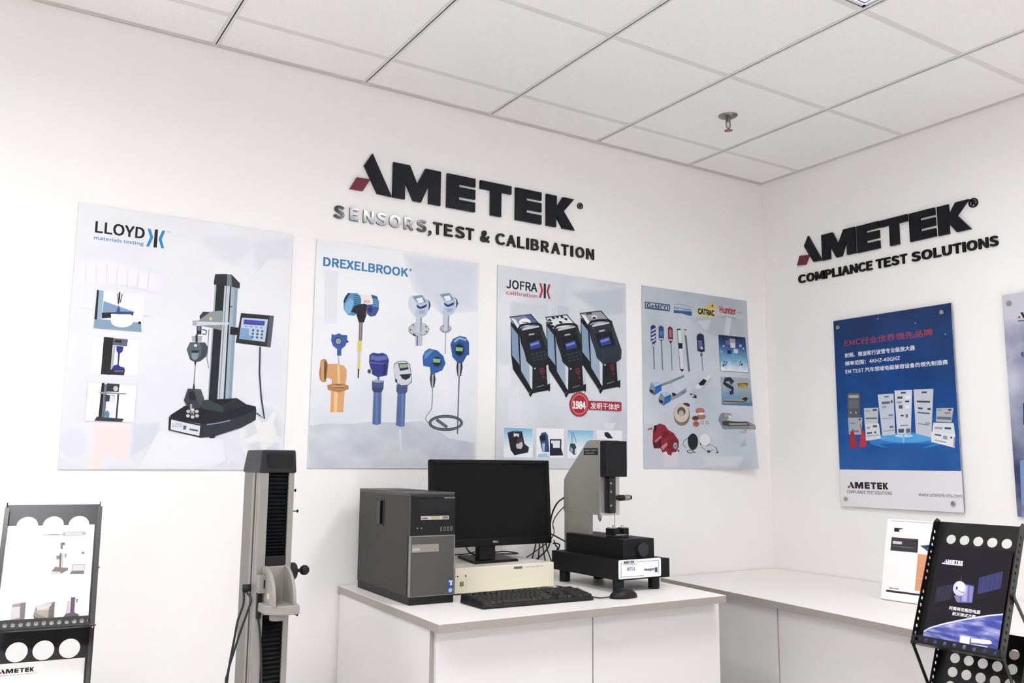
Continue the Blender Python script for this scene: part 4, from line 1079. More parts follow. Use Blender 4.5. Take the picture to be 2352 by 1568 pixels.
BGB = ink('eeecee', 0.2)
p = wall_panel('blue and white poster board of test instrument racks, held by four screws on right wall', -0.4447, -1.0591, 1.094, 2.0021, BGB)
p.part(R10)
BLUE = ramp_mat('board_blue', [(0.2, '1d3663'), (0.42, '1d4585'), (0.62, '15509f'), (0.8, '2b68b4')], (1, 0, 7), 4.0, rough=0.25, noise_amt=0.5, axis=('Z', 0.98, 0.22))
(a0, b0), (a1, b1) = p.uvs([(240, 941), (1466, 974)])
b0 = b1 = (b0 + b1) / 2
p.fill([(0.001, b0), (0.6134, b0), (0.6134, 0.907), (0.001, 0.907)], '1c57a5', mt=BLUE)
p.disc(880, 660, 380, 85, '2f83cf').disc(880, 635, 270, 45, '56a9e6').disc(855, 612, 90, 16, 'b9dff5').poly([(600, 690), (1150, 690), (1000, 750), (720, 740)], '1e62b2')
p.poly([(845, 560), (858, 560), (862, 680), (842, 680)], '8cc6ee')
p.soft = None
p.put('background_pattern')
p.part(R10)
def instr(q, c, strips):
    p.poly(q, c)
    (x0, y0), (x1, y1), (x2, y2), (x3, y3) = q
    f = lambda u, v: (x0 + (x1 - x0) * u + (x3 - x0) * v + (x0 - x1 + x2 - x3) * u * v, y0 + (y1 - y0) * u + (y3 - y0) * v + (y0 - y1 + y2 - y3) * u * v)
    for u0, u1, v0, v1, cc in strips:
        p.poly([f(u0, v0), f(u1, v0), f(u1, v1), f(u0, v1)], cc)
D_, G_ = '4a5568', 'a3aab8'
p.poly([(283, 180), (425, 180), (425, 425), (290, 425)], '4a4f58')
instr([(290, 185), (415, 185), (420, 425), (292, 425)], '646a74', [(.1, .9, .08, .2, 'b9beba'), (.12, .88, .3, .62, '767c84'), (.2, .3, .78, .85, 'd5d8d8'), (.6, .7, .78, .85, 'd5d8d8')])
instr([(295, 430), (440, 430), (432, 600), (305, 600)], 'b3bcc4', [(.75, .88, .06, .16, '2a3340'), (.1, .5, .3, .36, '7c8896'), (.3, .8, .75, .85, '7a848c')])
instr([(455, 335), (600, 330), (595, 490), (462, 490)], 'c9d0d6', [(.1, .4, .12, .24, 'a9b89a'), (.6, .9, .08, .2, '4a5260'), (.08, .92, .62, .7, D_)])
instr([(465, 490), (605, 488), (625, 640), (475, 662)], 'dfe3e8', [(.1, .35, .18, .32, G_), (.55, .85, .1, .25, '5a6474'), (.1, .45, .52, .62, D_), (.6, .75, .5, .62, D_), (.05, .95, .72, .76, '8791a0')])
instr([(592, 200), (752, 190), (768, 600), (640, 612)], 'ced6e2', [(.4, .7, .05, .08, '55617a'), (.2, .75, .18, .24, '6b7690'), (.8, .92, .16, .22, D_), (.2, .5, .28, .34, G_), (.1, .95, .58, .6, '9aa4b4'), (.6, .9, .5, .54, '7784a0'), (.6, .9, .78, .83, '6a7690'), (.1, .95, .88, .9, '9aa4b4')])
instr([(760, 160), (938, 152), (925, 590), (788, 596)], 'd9dee8', [(.35, .65, .04, .08, '55617a'), (.15, .45, .14, .19, D_), (.6, .9, .13, .2, 'f2f4f6'), (.1, .4, .25, .3, G_), (.6, .85, .24, .28, '39414f'), (.2, .45, .34, .42, '69748a'), (.6, .9, .34, .42, 'eef0f4'), (.3, .5, .56, .6, D_), (.62, .78, .55, .63, '7a8498'), (.25, .8, .79, .82, '8f98a8'), (.1, .5, .88, .97, '59647a'), (.65, .95, .88, .98, '6c768a')])
instr([(952, 148), (1150, 142), (1130, 628), (975, 590)], 'cfd5df', [(.4, .68, .05, .09, '55617a'), (.15, .85, .25, .29, D_), (.2, .45, .4, .44, D_), (.72, .9, .4, .44, '39414f'), (.15, .85, .5, .53, '5f6a7c'), (.6, .9, .7, .74, G_), (.15, .85, .75, .77, '7d8798')])
instr([(1180, 335), (1352, 332), (1330, 480), (1175, 470)], 'bcc3c9', [(.05, .3, .1, .2, '7ba07f'), (.7, .88, .08, .2, '39414f'), (.5, .85, .3, .42, 'a08a86'), (.05, .95, .62, .82, '79838e')])
instr([(1150, 480), (1352, 485), (1368, 600), (1138, 575)], 'e2e6ea', [(.1, .45, .42, .62, G_), (.55, .85, .4, .58, '4a5568')])
instr([(1128, 570), (1370, 600), (1362, 732), (1128, 672)], 'e9ecf0', [(.15, .42, .16, .3, D_), (.5, .68, .2, .5, G_), (.8, .88, .2, .35, '4a5568'), (.15, .65, .7, .78, '9199a8'), (.95, .99, .2, .9, 'b06a6a')])
p.poly([(322, 565), (350, 562), (372, 640), (385, 730), (320, 742), (312, 640)], 'b5303c').poly([(430, 560), (455, 560), (462, 600), (485, 700), (478, 722), (408, 728), (418, 640)], 'c23540').line([(420, 490), (432, 580)], 8, 'a33a44').line([(345, 540), (342, 590)], 8, 'a33a44')
p.put('instrument_picture')
p.part(R9)
p.text('EMC行业世界领先品牌', (300, 676), (1312, 580), (300, 600), 'b3404c', 0.012)
p.put('headline')
for body, lb, rb, lt in (('射频、微波和行波管专业级放大器', (302, 806), (1106, 730), (302, 752)), ('频率范围：4KHZ-40GHZ', (306, 898), (934, 842), (306, 846)), ('EM TEST 汽车领域电磁兼容设备的领先制造商', (310, 990), (1482, 898), (310, 938))):
    p.part(R9)
    p.text(body, lb, rb, lt, 'e6ecf6', 0.016)
    p.put('text_line')
p.part(R9)
for x, y in ((680, 358), (1110, 410), (1452, 535)): p.disc(x, y, 8, 8, '7fb2e0')
p.put('light_dots')
p.part(R10)
(a0, b0), (a1, _) = p.uvs([(290, 1136), (700, 1146)])
print_name(p, a0, a1, b0, b0 + 0.031, '2a2729', 'a8505a')
p.text('COMPLIANCE TEST SOLUTIONS', (288, 1186), (738, 1196), (288, 1154), '6b6570', 0.02)
p.put('logo')
p.part(R10)
p.text('www.ametek-cts.com', (1002, 1216), (1440, 1232), (1002, 1176), '8d8890', 0.012)
p.put('web_address')
BGV = ramp_mat('board_violet', [(0.3, '4a5078'), (0.5, '9a9cb8'), (0.7, 'cfcfdc')], (0.3, 0, 2), 5, rough=0.2, noise_amt=0.7, axis=('Z', 0.2, 0.9))
p = wall_panel('violet-grey poster board cut off by the right edge of the photo', -1.2805, -1.895, 1.0905, 1.9985, BGV)
p.part(R9)
p.poly([(2310, 284), (2340, 284), (2370, 352), (2345, 352)], '23202a').poly([(2290, 330), (2312, 330), (2306, 352), (2282, 352)], '8d3a46').text('AMETEK', (2375, 350), (2700, 320), (2375, 290), '23202a', 0.05).line([(2282, 384), (2400, 374), (2700, 350)], 14, '6a6672')
p.put('logo')
p.part(R9)
p.text('航', (2318, 796), (2390, 790), (2318, 736), '2c2a36', 0.01)
p.put('headline')
p.part(R10)
p.poly([(2048, 285), (2300, 260), (2300, 560), (2050, 500)], '23304f').poly([(2015, 860), (2200, 840), (2300, 1400), (2035, 1420)], '7f9cc4')
p.put('instrument_picture')

# ---------------------------------------------------------------- desktop computer
M_PCS = mat('case_grey', '212220', rough=0.45, spec=0.35, bump=(700, 0.05))
M_PCB = mat('case_black_gloss', '08090b', rough=0.25, spec=0.35)
M_PCM = mat('case_mesh', '4d4b48', rough=0.5, bump=(900, 0.5), speckle=(1100, 0.25))
M_PCL = mat('case_silver', '8f8f8c', rough=0.35, metal=0.6)
M_DARK = mat('dark_plastic', '0c0d0f', rough=0.5, spec=0.35)
M_MID = mat('mid_plastic', '121315', rough=0.5, spec=0.3)
pc = thing('computer_tower', 'dark grey desktop computer tower with black upper front on the worktop', 'computer', (-2.373, -0.561, ZT), -0.038)
w_, d_, h_ = 0.164, 0.485, 0.364
b = MB(M_PCS)
b.box((0, 0.022, 0.026), (w_, d_, h_ - 0.012), bev=0.002)
b.build('case_body', pc)
MB(mat('case_top', '30302d', rough=0.38)).box((-0.001, 0.004, h_ - 0.013), (w_ + 0.001, d_, h_), bev=0.003).box((0.03, 0.14, h_ - 0.0005), (w_ - 0.03, 0.30, h_ + 0.0006), M_DARK, bev=0.0005).build('top_cover', pc)
MB(M_DARK).box((0.001, 0.003, 0.0), (w_ - 0.001, d_ - 0.004, 0.026), bev=0.002).build('base_skirt', pc)
fb = MB(M_PCB).box((0, 0, 0.222), (w_, 0.024, h_ - 0.012), bev=0.003).build('front_bezel', pc)
MB(M_MID).box((0.027, -0.0012, 0.296), (w_ - 0.008, 0.002, 0.338), bev=0.001).build('drive_door', fb)
MB(ink('c9c4b8')).box((0.036, -0.0016, 0.2745), (0.139, 0.001, 0.2865)).box((0.070, -0.0019, 0.277), (0.106, 0, 0.2855), ink('b9b489')).box((0.115, -0.0019, 0.2765), (0.136, 0, 0.2845), ink('8b6f72')).box((0.038, -0.0019, 0.277), (0.06, 0, 0.282), ink('6d6a66')).build('drive_label', fb)
for i in range(4):
    MB(M_PCL).box((0.108 + 0.0125 * i, -0.001, 0.236), (0.1145 + 0.0125 * i, 0.002, 0.25)).box((0.109 + 0.0125 * i, -0.0014, 0.237), (0.1125 + 0.0125 * i, 0.001, 0.249), M_DARK).build('usb_port', fb)
for i in range(2):
    MB(M_PCL).cyl((0.024 + 0.015 * i, 0.001, 0.2475), (0.024 + 0.015 * i, -0.001, 0.2475), 0.0022, n=12).build('audio_jack', fb)
def decal(parent, name, body, a0, a1, z0, z1, y, c, bold=0.02):
    v, f = text_unit(body, bold)
    m = MB(ink(c)); m.flat = True
    m.add([(a0 + p[0] * (a1 - a0), y - p[2] * 0.000013, z0 + p[1] * (z1 - z0)) for p in v], f)
    return m.build(name, parent)
decal(fb, 'lettering', 'OptiPlex 990', 0.121, 0.16, 0.3435, 0.3475, -0.0004, 'c9ccd0', 0.03)
fp = MB(M_PCM).box((0.0025, 0.001, 0.0265), (w_ - 0.0025, 0.024, 0.2215), bev=0.002).build('front_grille', pc)
MB(M_PCL).box((0, 0.0, 0.0262), (0.0035, 0.012, 0.222), bev=0.001).box((w_ - 0.003, 0.0, 0.0262), (w_, 0.012, 0.222), bev=0.001).box((0, 0.0, 0.2195), (w_, 0.012, 0.2225), bev=0.001).box((0, 0, 0.0262), (w_, 0.012, 0.028), bev=0.0005).build('silver_surround', fp)
MB(mat('case_plate', '84827a', rough=0.4)).box((0.006, -0.0012, 0.169), (0.104, 0.002, 0.195), bev=0.001).box((0.008, -0.0015, 0.174), (0.034, 0, 0.184), mat('case_plate_worn', 'a3a19a', rough=0.5)).build('name_plate', fp)
st = MB(ink('3d5f9e')).box((0.141, -0.0006, 0.0535), (0.159, 0.0015, 0.0745)); st.box((0.143, -0.0009, 0.0675), (0.157, 0, 0.0725), ink('cdd9e6')).box((0.1485, -0.0009, 0.057), (0.1545, 0, 0.0665), ink('e9f0f6'))
tag(st.build('sticker', fp), 'blue and white licence sticker')
st = MB(ink('3b62b0')).cyl((0.1495, 0.0015, 0.0405), (0.1495, -0.0006, 0.0405), 0.0105, n=20); st.cyl((0.1495, 0, 0.0405), (0.1495, -0.0009, 0.0405), 0.0068, ink('b9cbe8'), n=16).box((0.140, -0.0006, 0.031), (0.1595, 0.0015, 0.037), ink('4d70b6'))
tag(st.build('sticker', fp), 'round blue processor sticker')
ht = MB(mat('latch_rim', '1f2123', rough=0.5, spec=0.3)).box((-0.0022, 0.235, 0.238), (0.002, 0.312, 0.334), bev=0.0015)
ht.box((-0.0026, 0.268, 0.246), (0, 0.302, 0.327), mat('latch_lever', '3c3e43', rough=0.45, spec=0.3), bev=0.001).box((-0.0030, 0.244, 0.246), (0, 0.267, 0.327), mat('latch_slot', '020202', rough=0.9, spec=0.05))
ht.build('latch_handle', pc)
vt = MB(mat('vent_dark', '35373b', rough=0.6))
for i in range(10):
    vt.box((-0.0006, 0.392, 0.074 + 0.0075 * i), (0.001, 0.455, 0.080 + 0.0075 * i))
vt.build('side_vent', pc)

# ---------------------------------------------------------------- interface box under the monitor
M_CREAM = mat('cream_paint', 'e3ddc6', rough=0.45)
M_CREAMD = mat('cream_top', 'd2d0c4', rough=0.5)
bx = thing('interface_box', 'flat cream-coloured instrument interface box carrying the monitor', 'electronics box', (-2.137, -0.44, ZT))
MB(M_CREAM).box((0, 0, 0.005), (0.426, 0.012, 0.094), bev=0.003).build('front_panel', bx)
MB(M_CREAMD).box((0.002, 0.0115, 0.006), (0.424, 0.37, 0.093), bev=0.002).build('housing', bx)
ft = MB(M_DARK)
for x in (0.03, 0.396):
    for y in (0.03, 0.34):
        q = MB(M_DARK).cyl((x, y, 0), (x, y, 0.0065), 0.012, n=16)
        q.build('foot', bx)
MB(ink('5e4f45')).box((0.246, -0.0006, 0.078), (0.283, 0.002, 0.0855)).box((0.246, -0.0009, 0.0805), (0.283, 0.001, 0.083), ink('8c8077')).build('badge', bx)
bl = MB(ink('c5bfab'))
for x0, x1 in ((0.298, 0.318), (0.321, 0.337), (0.340, 0.356), (0.362, 0.377)):
    bl.box((x0, -0.0004, 0.0805), (x1, 0.001, 0.0832))
bl.build('worn_print', bx)
for x in (0.004, 0.037):
    MB(ink('4b3f2c')).cyl((x + 0.006, 0.001, 0.0655), (x + 0.006, -0.002, 0.0655), 0.0028, n=12).build('indicator', bx)
MB(ink('8f9a6c')).box((0.020, -0.003, 0.031), (0.035, 0.002, 0.0465), bev=0.001).build('switch', bx)
ol = MB(ink('d0c9b2'))
for q in (((0.008, 0.014), (0.0088, 0.06)), ((0.046, 0.014), (0.0468, 0.06)), ((0.008, 0.014), (0.0468, 0.0148))):
    ol.box((q[0][0], -0.0003, q[0][1]), (q[1][0], 0.001, q[1][1]))
ol.build('outline', bx)

# ---------------------------------------------------------------- monitor
M_BEZ = mat('monitor_bezel', '090a0b', rough=0.4, spec=0.2)
M_SCR = mat('monitor_screen', '060809', rough=0.35, spec=0.15)
ZBOX = ZT + 0.094
mo = thing('monitor', 'black flat-screen monitor, switched off, standing on the cream box', 'monitor', (-1.923, -0.35, ZBOX))
T = Matrix.Rotation(-0.07, 4, 'X')
T.translation = Vector((0, 0, 0.979 - ZBOX))
hw, hh = 0.266, 0.321
bz = MB(M_BEZ)
bz.box((-hw, 0.004, 0), (hw, 0.022, hh), bev=0.008, seg=3, xf=T)
bz.box((-hw + 0.02, 0.02, 0.02), (hw - 0.02, 0.045, hh - 0.02), bev=0.015, xf=T)
for a_, b_ in (((-hw, 0, 0), (-hw + 0.017, 0.012, hh)), ((hw - 0.017, 0, 0), (hw, 0.012, hh)), ((-hw, 0, hh - 0.0165), (hw, 0.012, hh)), ((-hw, 0, 0), (hw, 0.012, 0.029))):
    bz.box(a_, b_, bev=0.0035, xf=T)
bzo = bz.build('bezel', mo)
MB(M_SCR).box((-hw + 0.016, 0.0032, 0.028), (hw - 0.016, 0.006, hh - 0.0155), xf=T).build('screen', mo)
v_, f_ = text_unit('DELL', 0.05)
lg = MB(ink('c9cbce')); lg.flat = True
lg.add([T @ Vector((-0.004 + p[0] * 0.024, -0.0003 - p[2] * 0.000013, 0.0115 + p[1] * 0.0075)) for p in v_], f_)
lg.build('logo', mo)
MB(M_DARK).box((-0.048, 0.028, 0.006), (0.024, 0.060, 0.13), bev=0.004).build('neck', mo)
MB(M_BEZ).quad8([(-0.091, -0.014, 0.0), (0.111, -0.002, 0.0), (0.143, 0.19, 0.0), (-0.041, 0.21, 0.0)], [(-0.087, -0.010, 0.009), (0.107, 0.002, 0.009), (0.139, 0.186, 0.009), (-0.039, 0.206, 0.009)], bev=0.002).build('base', mo)

# ---------------------------------------------------------------- keyboard and mouse
kb = thing('keyboard', 'black computer keyboard lying in front of the cream box', 'keyboard', (-1.984, -0.745, ZT), -0.045)
KX = Matrix.Rotation(0.115, 4, 'X')
kbx = MB(M_DARK)
kbx.quad8([(-0.216, -0.008, 0.001), (0.216, -0.008, 0.001), (0.222, 0.145, 0.001), (-0.222, 0.145, 0.001)], [(-0.214, -0.004, 0.013), (0.214, -0.004, 0.013), (0.22, 0.143, 0.029), (-0.22, 0.143, 0.029)], bev=0.003)
kbx.build('body', kb)
M_KEY = mat('key_black', '2b2b28', rough=0.45)
ks = MB(M_KEY)
def key(x, y, wd, dp=0.0165):
    ks.quad8([(x, y, 0), (x + wd, y, 0), (x + wd, y + dp, 0), (x, y + dp, 0)], [(x + 0.002, y + 0.002, 0.0075), (x + wd - 0.002, y + 0.002, 0.0075), (x + wd - 0.002, y + dp - 0.002, 0.0075), (x + 0.002, y + dp - 0.002, 0.0075)])
rows = [(0.004, [0.026, 0.023, 0.023, 0.11, 0.023, 0.023, 0.026]), (0.0225, [0.042] + [0.0185] * 10 + [0.046]), (0.041, [0.033] + [0.0185] * 11 + [0.037]), (0.0595, [0.0275] + [0.0185] * 12 + [0.0275]), (0.078, [0.0185] * 13 + [0.037]), (0.112, [0.0185] + [0.0185] * 12)]
for y, ws in rows:
    x = -0.208
    g = (0.278 - sum(ws)) / max(1, len(ws) - 1) if y == 0.112 else 0.0
    for i, wd in enumerate(ws):
        key(x, y, wd - 0.001); x += wd + g
for y in (0.004, 0.0595, 0.078, 0.112):
    for i in range(3):
        if y != 0.112 or i < 3: key(0.078 + 0.0185 * i, y, 0.0175)
key(0.0965, 0.0225, 0.0175)
for j, y in enumerate((0.004, 0.0225, 0.041, 0.0595, 0.078)):
    for i in range(4):
        key(0.142 + 0.0185 * i, y, 0.0175)
kt = Matrix.Translation(Vector((0, 0, 0.0125))) @ Matrix.Rotation(0.107, 4, 'X')
ks.v = [tuple(kt @ Vector(q)) for q in ks.v]
ks.build('keys', kb)
ms = thing('mouse', 'small black computer mouse lying by the front foot of the instrument', 'mouse', (-1.643, -0.768, ZT), -0.05)
bm = bmesh.new()
bmesh.ops.create_uvsphere(bm, u_segments=24, v_segments=16, radius=1.0)
for v in bm.verts:
    x, y, z = v.co
    z = z if z > 0 else z * 0.02
    v.co = Vector((x * 0.056, y * 0.031 * (1 - 0.12 * x), (z * (0.028 - 0.005 * x * x) + (0.004 if z > 0 else 0))))
zmin = min(v.co.z for v in bm.verts)
for v in bm.verts: v.co.z -= zmin
MB(M_DARK).bm(bm, smooth=True).build('body', ms)
MB(mat('mouse_wheel_rubber', '2b2b2c', rough=0.6)).cyl((0.03, -0.0045, 0.0215), (0.03, 0.0045, 0.0215), 0.0075, n=16).build('scroll_wheel', ms)
MB(M_DARK).tube([(-0.05, 0.0, 0.008), (-0.09, 0.012, 0.004), (-0.10, 0.05, 0.004), (-0.085, 0.11, 0.004), (-0.06, 0.2, 0.004), (-0.07, 0.33, 0.004)], 0.0022).build('cable', ms)

# ---------------------------------------------------------------- bench-top instrument
M_CRK = mat('instrument_black', '0b0b0d', rough=0.55, spec=0.3, bump=(900, 0.25))
M_GRY = mat('instrument_steel', '9b9a92', rough=0.45, metal=0.35, bump=(500, 0.05))
M_GRYF = mat('instrument_steel_front', 'b9b9b3', rough=0.3, metal=0.6)
io = Vector((-1.49, -0.47, ZT))
ins = thing('measuring_instrument', 'black bench-top optical measuring instrument with a grey steel head', 'instrument', io)
def I(p): return Vector(p) - io
def ibox(name, a, b, m, bev=0.002, parent=None):
    return MB(m).box(I(a), I(b), bev=bev).build(name, parent or ins)
base = ibox('base', (-1.597, -0.68, 0.868), (-1.387, -0.262, 0.9405), M_CRK)
for x, y in ((-1.572, -0.652), (-1.392, -0.642), (-1.570, -0.315), (-1.40, -0.315)):
    MB(M_DARK).cyl(I((x, y, ZT)), I((x, y, 0.870)), 0.0215, n=24, bev=0.002).build('foot', ins)
ibox('side_wing', (-1.40, -0.618, 0.857), (-1.289, -0.44, 0.928), M_CRK)
blk = ibox('upper_block', (-1.557, -0.665, 0.939), (-1.408, -0.305, 1.012), M_CRK)
MB(mat('knob_black', '1d1d20', rough=0.5)).cyl(I((-1.472, -0.680, 0.972)), I((-1.472, -0.664, 0.972)), 0.025, n=28, bev=0.003).build('knob', ins)
# name plate on the base
npl = MB(mat('plate_white', 'eceef0', rough=0.4))
q = []
x0, x1, z0, z1, r = -1.594, -1.391, 0.8735, 0.9405, 0.006
for cx, cz, a0 in ((x1 - r, z1 - r, 0), (x0 + r, z1 - r, 90), (x0 + r, z0 + r, 180), (x1 - r, z0 + r, 270)):
    for k in range(5):
        a = R(a0 + 22.5 * k); q.append((cx + r * math.cos(a), cz + r * math.sin(a)))
npl.prism(q, lambda a, b, t: I((a, -0.680 - t, b)), -0.0005, 0.002)
npo = npl.build('name_plate', ins)
yp = -0.6824 - io.y
fm = MB(ink('4a4d52'))
for a, bb in (((x0 + 0.010, 0.880), (x0 + 0.0112, 0.932)), ((x1 - 0.0122, 0.880), (x1 - 0.011, 0.932)), ((x0 + 0.085, 0.931), (x1 - 0.011, 0.9322)), ((x0 + 0.010, 0.880), (x1 - 0.085, 0.8812)), ((x0 + 0.010, 0.931), (x0 + 0.018, 0.9322))):
    fm.box((a[0] - io.x, yp + 0.001, a[1] - io.z), (bb[0] - io.x, yp, bb[1] - io.z))
fm.build('outline', npo)
def idec(name, body, a0, a1, z0, z1, c, bold=0.03):
    return decal(npo, name, body, a0 - io.x, a1 - io.x, z0 - io.z, z1 - io.z, yp - 0.0002, c, bold)
idec('lettering', 'AMETEK', -1.572, -1.521, 0.9265, 0.937, '2f3136', 0.06)
MB(ink('a9a9b0')).box((-1.573 - io.x, yp, 0.9222 - io.z), (-1.508 - io.x, yp + 0.001, 0.9238 - io.z)).build('worn_print', npo)
idec('lettering', 'MT91', -1.556, -1.517, 0.901, 0.914, '7f8fb4', 0.02)
idec('lettering', 'Nexygen', -1.473, -1.424, 0.8945, 0.906, '3a3d44', 0.03)
MB(ink('4a568c')).box((-1.4215 - io.x, yp, 0.889 - io.z), (-1.409 - io.x, yp + 0.001, 0.9065 - io.z)).build('emblem', npo)
# column and head
cx0, cx1 = -1.531, -1.462
ibox('stand', (cx0 + 0.001, -0.424, 0.9405), (cx0 + 0.019, -0.256, 1.10), M_GRY, bev=0.001)
prof = [(-0.492, 1.089), (-0.2505, 1.094), (-0.2535, 1.222), (-0.272, 1.245), (-0.392, 1.358), (-0.405, 1.372), (-0.425, 1.381), (-0.492, 1.381)]
MB(M_GRY).prism(prof, lambda a, b, t: I((cx0 + t, a, b)), 0.0, 0.0985, bev=0.002).build('head', ins)
MB(M_GRYF).box(I((cx0 + 0.001, -0.4945, 1.090)), I((-1.434, -0.491, 1.379))).build('head_front', ins)
yM = -0.535
ibox('motor_cover', (cx0 + 0.0005, yM, 1.2375), (-1.4275, -0.4935, 1.3765), M_CRK, bev=0.003)
ibox('slide', (-1.511, -0.528, 1.098), (-1.478, -0.494, 1.2375), mat('slide_black', '0e0e11', rough=0.35), bev=0.004)
for z in (1.128, 1.181, 1.213):
    MB(M_STEEL).cyl(I((-1.506, -0.528, z)), I((-1.506, -0.532, z)), 0.0042, n=12).build('screw', ins)
ey = MB(M_DARK).cyl(I((-1.478, -0.513, 1.156)), I((-1.425, -0.513, 1.156)), 0.0085, n=20).cyl(I((-1.452, -0.513, 1.156)), I((-1.428, -0.513, 1.156)), 0.0115, n=20, bev=0.001)
ey.cyl(I((-1.428, -0.513, 1.156)), I((-1.402, -0.513, 1.157)), 0.0110, M_STEEL, n=20).cyl(I((-1.402, -0.513, 1.157)), I((-1.390, -0.513, 1.157)), 0.0085, n=20, bev=0.002)
ey.build('micrometer', ins)
MB(M_STEEL).lathe([(0.0075, 0), (0.008, 0.012), (0.0055, 0.018), (0.001, 0.026)], I((-1.513, -0.47, 1.09)), (0, 0, -1), n=16).build('nozzle', ins)
MB(M_STEEL).cyl(I((-1.474, -0.513, 1.045)), I((-1.474, -0.513, 1.098)), 0.0016, n=8).build('probe', ins)
tg = MB(M_DARK).cyl(I((-1.5, -0.56, 1.0115)), I((-1.5, -0.56, 1.020)), 0.043, n=32, bev=0.001).cyl(I((-1.5, -0.56, 1.019)), I((-1.5, -0.56, 1.024)), 0.036, M_STEEL, n=32)
tg.box(I((-1.537, -0.585, 1.020)), I((-1.509, -0.535, 1.045)), bev=0.002).box(I((-1.489, -0.585, 1.020)), I((-1.463, -0.535, 1.045)), bev=0.002)
tg.build('stage', ins)
for a, c in ((-1.545, -1.508), (-1.488, -1.452)):
    MB(mat('clip_steel', 'c8c2bc', rough=0.25, metal=0.9)).box(I((a, -0.570, 1.0445)), I((c, -0.553, 1.0485)), bev=0.001).cyl(I(((a + c) / 2 + (0.008 if a < -1.5 else -0.006), -0.562, 1.048)), I(((a + c) / 2 + (0.008 if a < -1.5 else -0.006), -0.562, 1.055)), 0.006, n=14).build('clamp', ins)
pl_ = MB(ink('17181b')).box((cx0 - 0.0012 - io.x, -0.482 - io.y, 1.322 - io.z), (cx0 + 0.001 - io.x, -0.391 - io.y, 1.349 - io.z))
plo = pl_.build('data_plate', ins)
bw = MB(ink('8c8d8a'))
for y0, y1, z0, z1 in ((-0.396, -0.430, 1.3375, 1.3435), (-0.440, -0.474, 1.3375, 1.3435), (-0.405, -0.462, 1.327, 1.331)):
    bw.box((cx0 - 0.0014 - io.x, y0 - io.y, z0 - io.z), (cx0 - io.x, y1 - io.y, z1 - io.z))
bw.build('worn_print', plo)

# loose cables behind the monitor
M_CAB_ = mat('cable_rubber', '1c1c1e', rough=0.5)
def cable(label, pts, r=0.003, name='cable', group='cables behind the monitor'):
    o = Vector(pts[0])
    return tag(MB(M_CAB_).tube([Vector(p) - o for p in pts], r).build(name, loc=o), label, 'cable', group)
def wp(px, py, y): return tuple(on(px, py, 1, y))
cable('black cable looping from the instrument head down behind the monitor edge', [wp(1296, 1142, -0.262), wp(1280, 1155, -0.25), wp(1268, 1180, -0.22), wp(1262, 1215, -0.2), wp(1256, 1262, -0.16), (-1.66, -0.1, ZT + 0.01)], 0.0035)
cable('thin black cable leaving the instrument head just below the thicker one', [wp(1296, 1163, -0.262), wp(1282, 1178, -0.24), wp(1270, 1200, -0.2), wp(1263, 1240, -0.15), (-1.70, -0.055, ZT + 0.01)], 0.0022)
cable('black cable running from the monitor corner to the instrument stand', [wp(1246, 1218, -0.29), wp(1270, 1228, -0.28), wp(1298, 1243, -0.266)], 0.0028)
cable('short black cable arching over the back of the instrument base', [wp(1272, 1240, -0.235), wp(1276, 1252, -0.235), wp(1279, 1264, -0.235), (-1.61, -0.235, ZT + 0.004)], 0.0028)
cable('black cable bowing beside the instrument base behind the cream box', [wp(1270, 1247, -0.15), wp(1280, 1248, -0.15), wp(1284, 1258, -0.15), (-1.555, -0.16, ZT + 0.004)], 0.0028)
for i, (x0, x1) in enumerate(((1230, 1220), (1239, 1236), (1247, 1252), (1255, 1266))):
    cable(['black cable behind the monitor, leftmost of the bundle', 'black cable in the bundle behind the monitor, straightest of the four', 'black cable in the bundle behind the monitor, third from its base', 'black cable hanging behind the monitor, rightmost of the bundle'][i],
          [wp(x0 + 2, 1225, -0.13), wp(x0, 1252, -0.12), wp((x0 + x1) / 2, 1272, -0.07), wp(x1, 1290, -0.055), (wp(x1, 1290, -0.055)[0], -0.045, ZT + 0.004)], 0.003)
cable('black cable curving over the cream box right of the monitor neck', [wp(1136, 1268, -0.24), wp(1160, 1266, -0.2), wp(1190, 1271, -0.16), (-1.78, -0.12, ZBOX + 0.0045), (-1.745, -0.062, ZBOX + 0.0045), (-1.735, -0.050, ZBOX - 0.01), (-1.73, -0.045, ZT + 0.004)], 0.0028)
cable('black cable running left from the monitor neck towards the computer', [wp(1094, 1276, -0.22), wp(1078, 1267, -0.2), wp(1070, 1256, -0.18), wp(1058, 1243, -0.16)], 0.0028)
cable('thin black cable behind the monitor base reaching the computer tower', [wp(1100, 1262, -0.2), wp(1088, 1268, -0.2), wp(1070, 1272, -0.2), wp(1044, 1274, -0.2)], 0.002)

# ---------------------------------------------------------------- tall column testing machine
M_ALU = mat('anodised_aluminium', '76736f', rough=0.42, metal=0.35)
M_ALU2 = mat('anodised_aluminium_light', '8f8c87', rough=0.4, metal=0.3)
M_CAP = mat('machine_cap', '131416', rough=0.45, spec=0.35)
M_BEL = mat('bellows_rubber', '101113', rough=0.4, spec=0.4)
M_CAST = mat('cast_grey_paint', '918e88', rough=0.45)
to = Vector((-2.885, -0.67, 0))
tm = thing('testing_machine', 'tall free-standing grey column testing machine with black bellows, left of the worktop', 'testing machine', to)
def Tt(p): return Vector(p) - to
def tbox(name, a, b, m, bev=0.001, parent=None):
    return MB(m).box(Tt(a), Tt(b), bev=bev).build(name, parent or tm)
XL, XR, YF, YB = -2.932, -2.8345, -0.75, -0.588
cm = MB(M_ALU)
cm.box(Tt((XL, YF + 0.022, 0.1)), Tt((XR, YB, 1.256)), bev=0.001)
cm.box(Tt((XL - 0.0005, YF + 0.024, 0.1)), Tt((XL + 0.001, YF + 0.074, 1.256)), M_ALU2)
cm.build('column', tm)
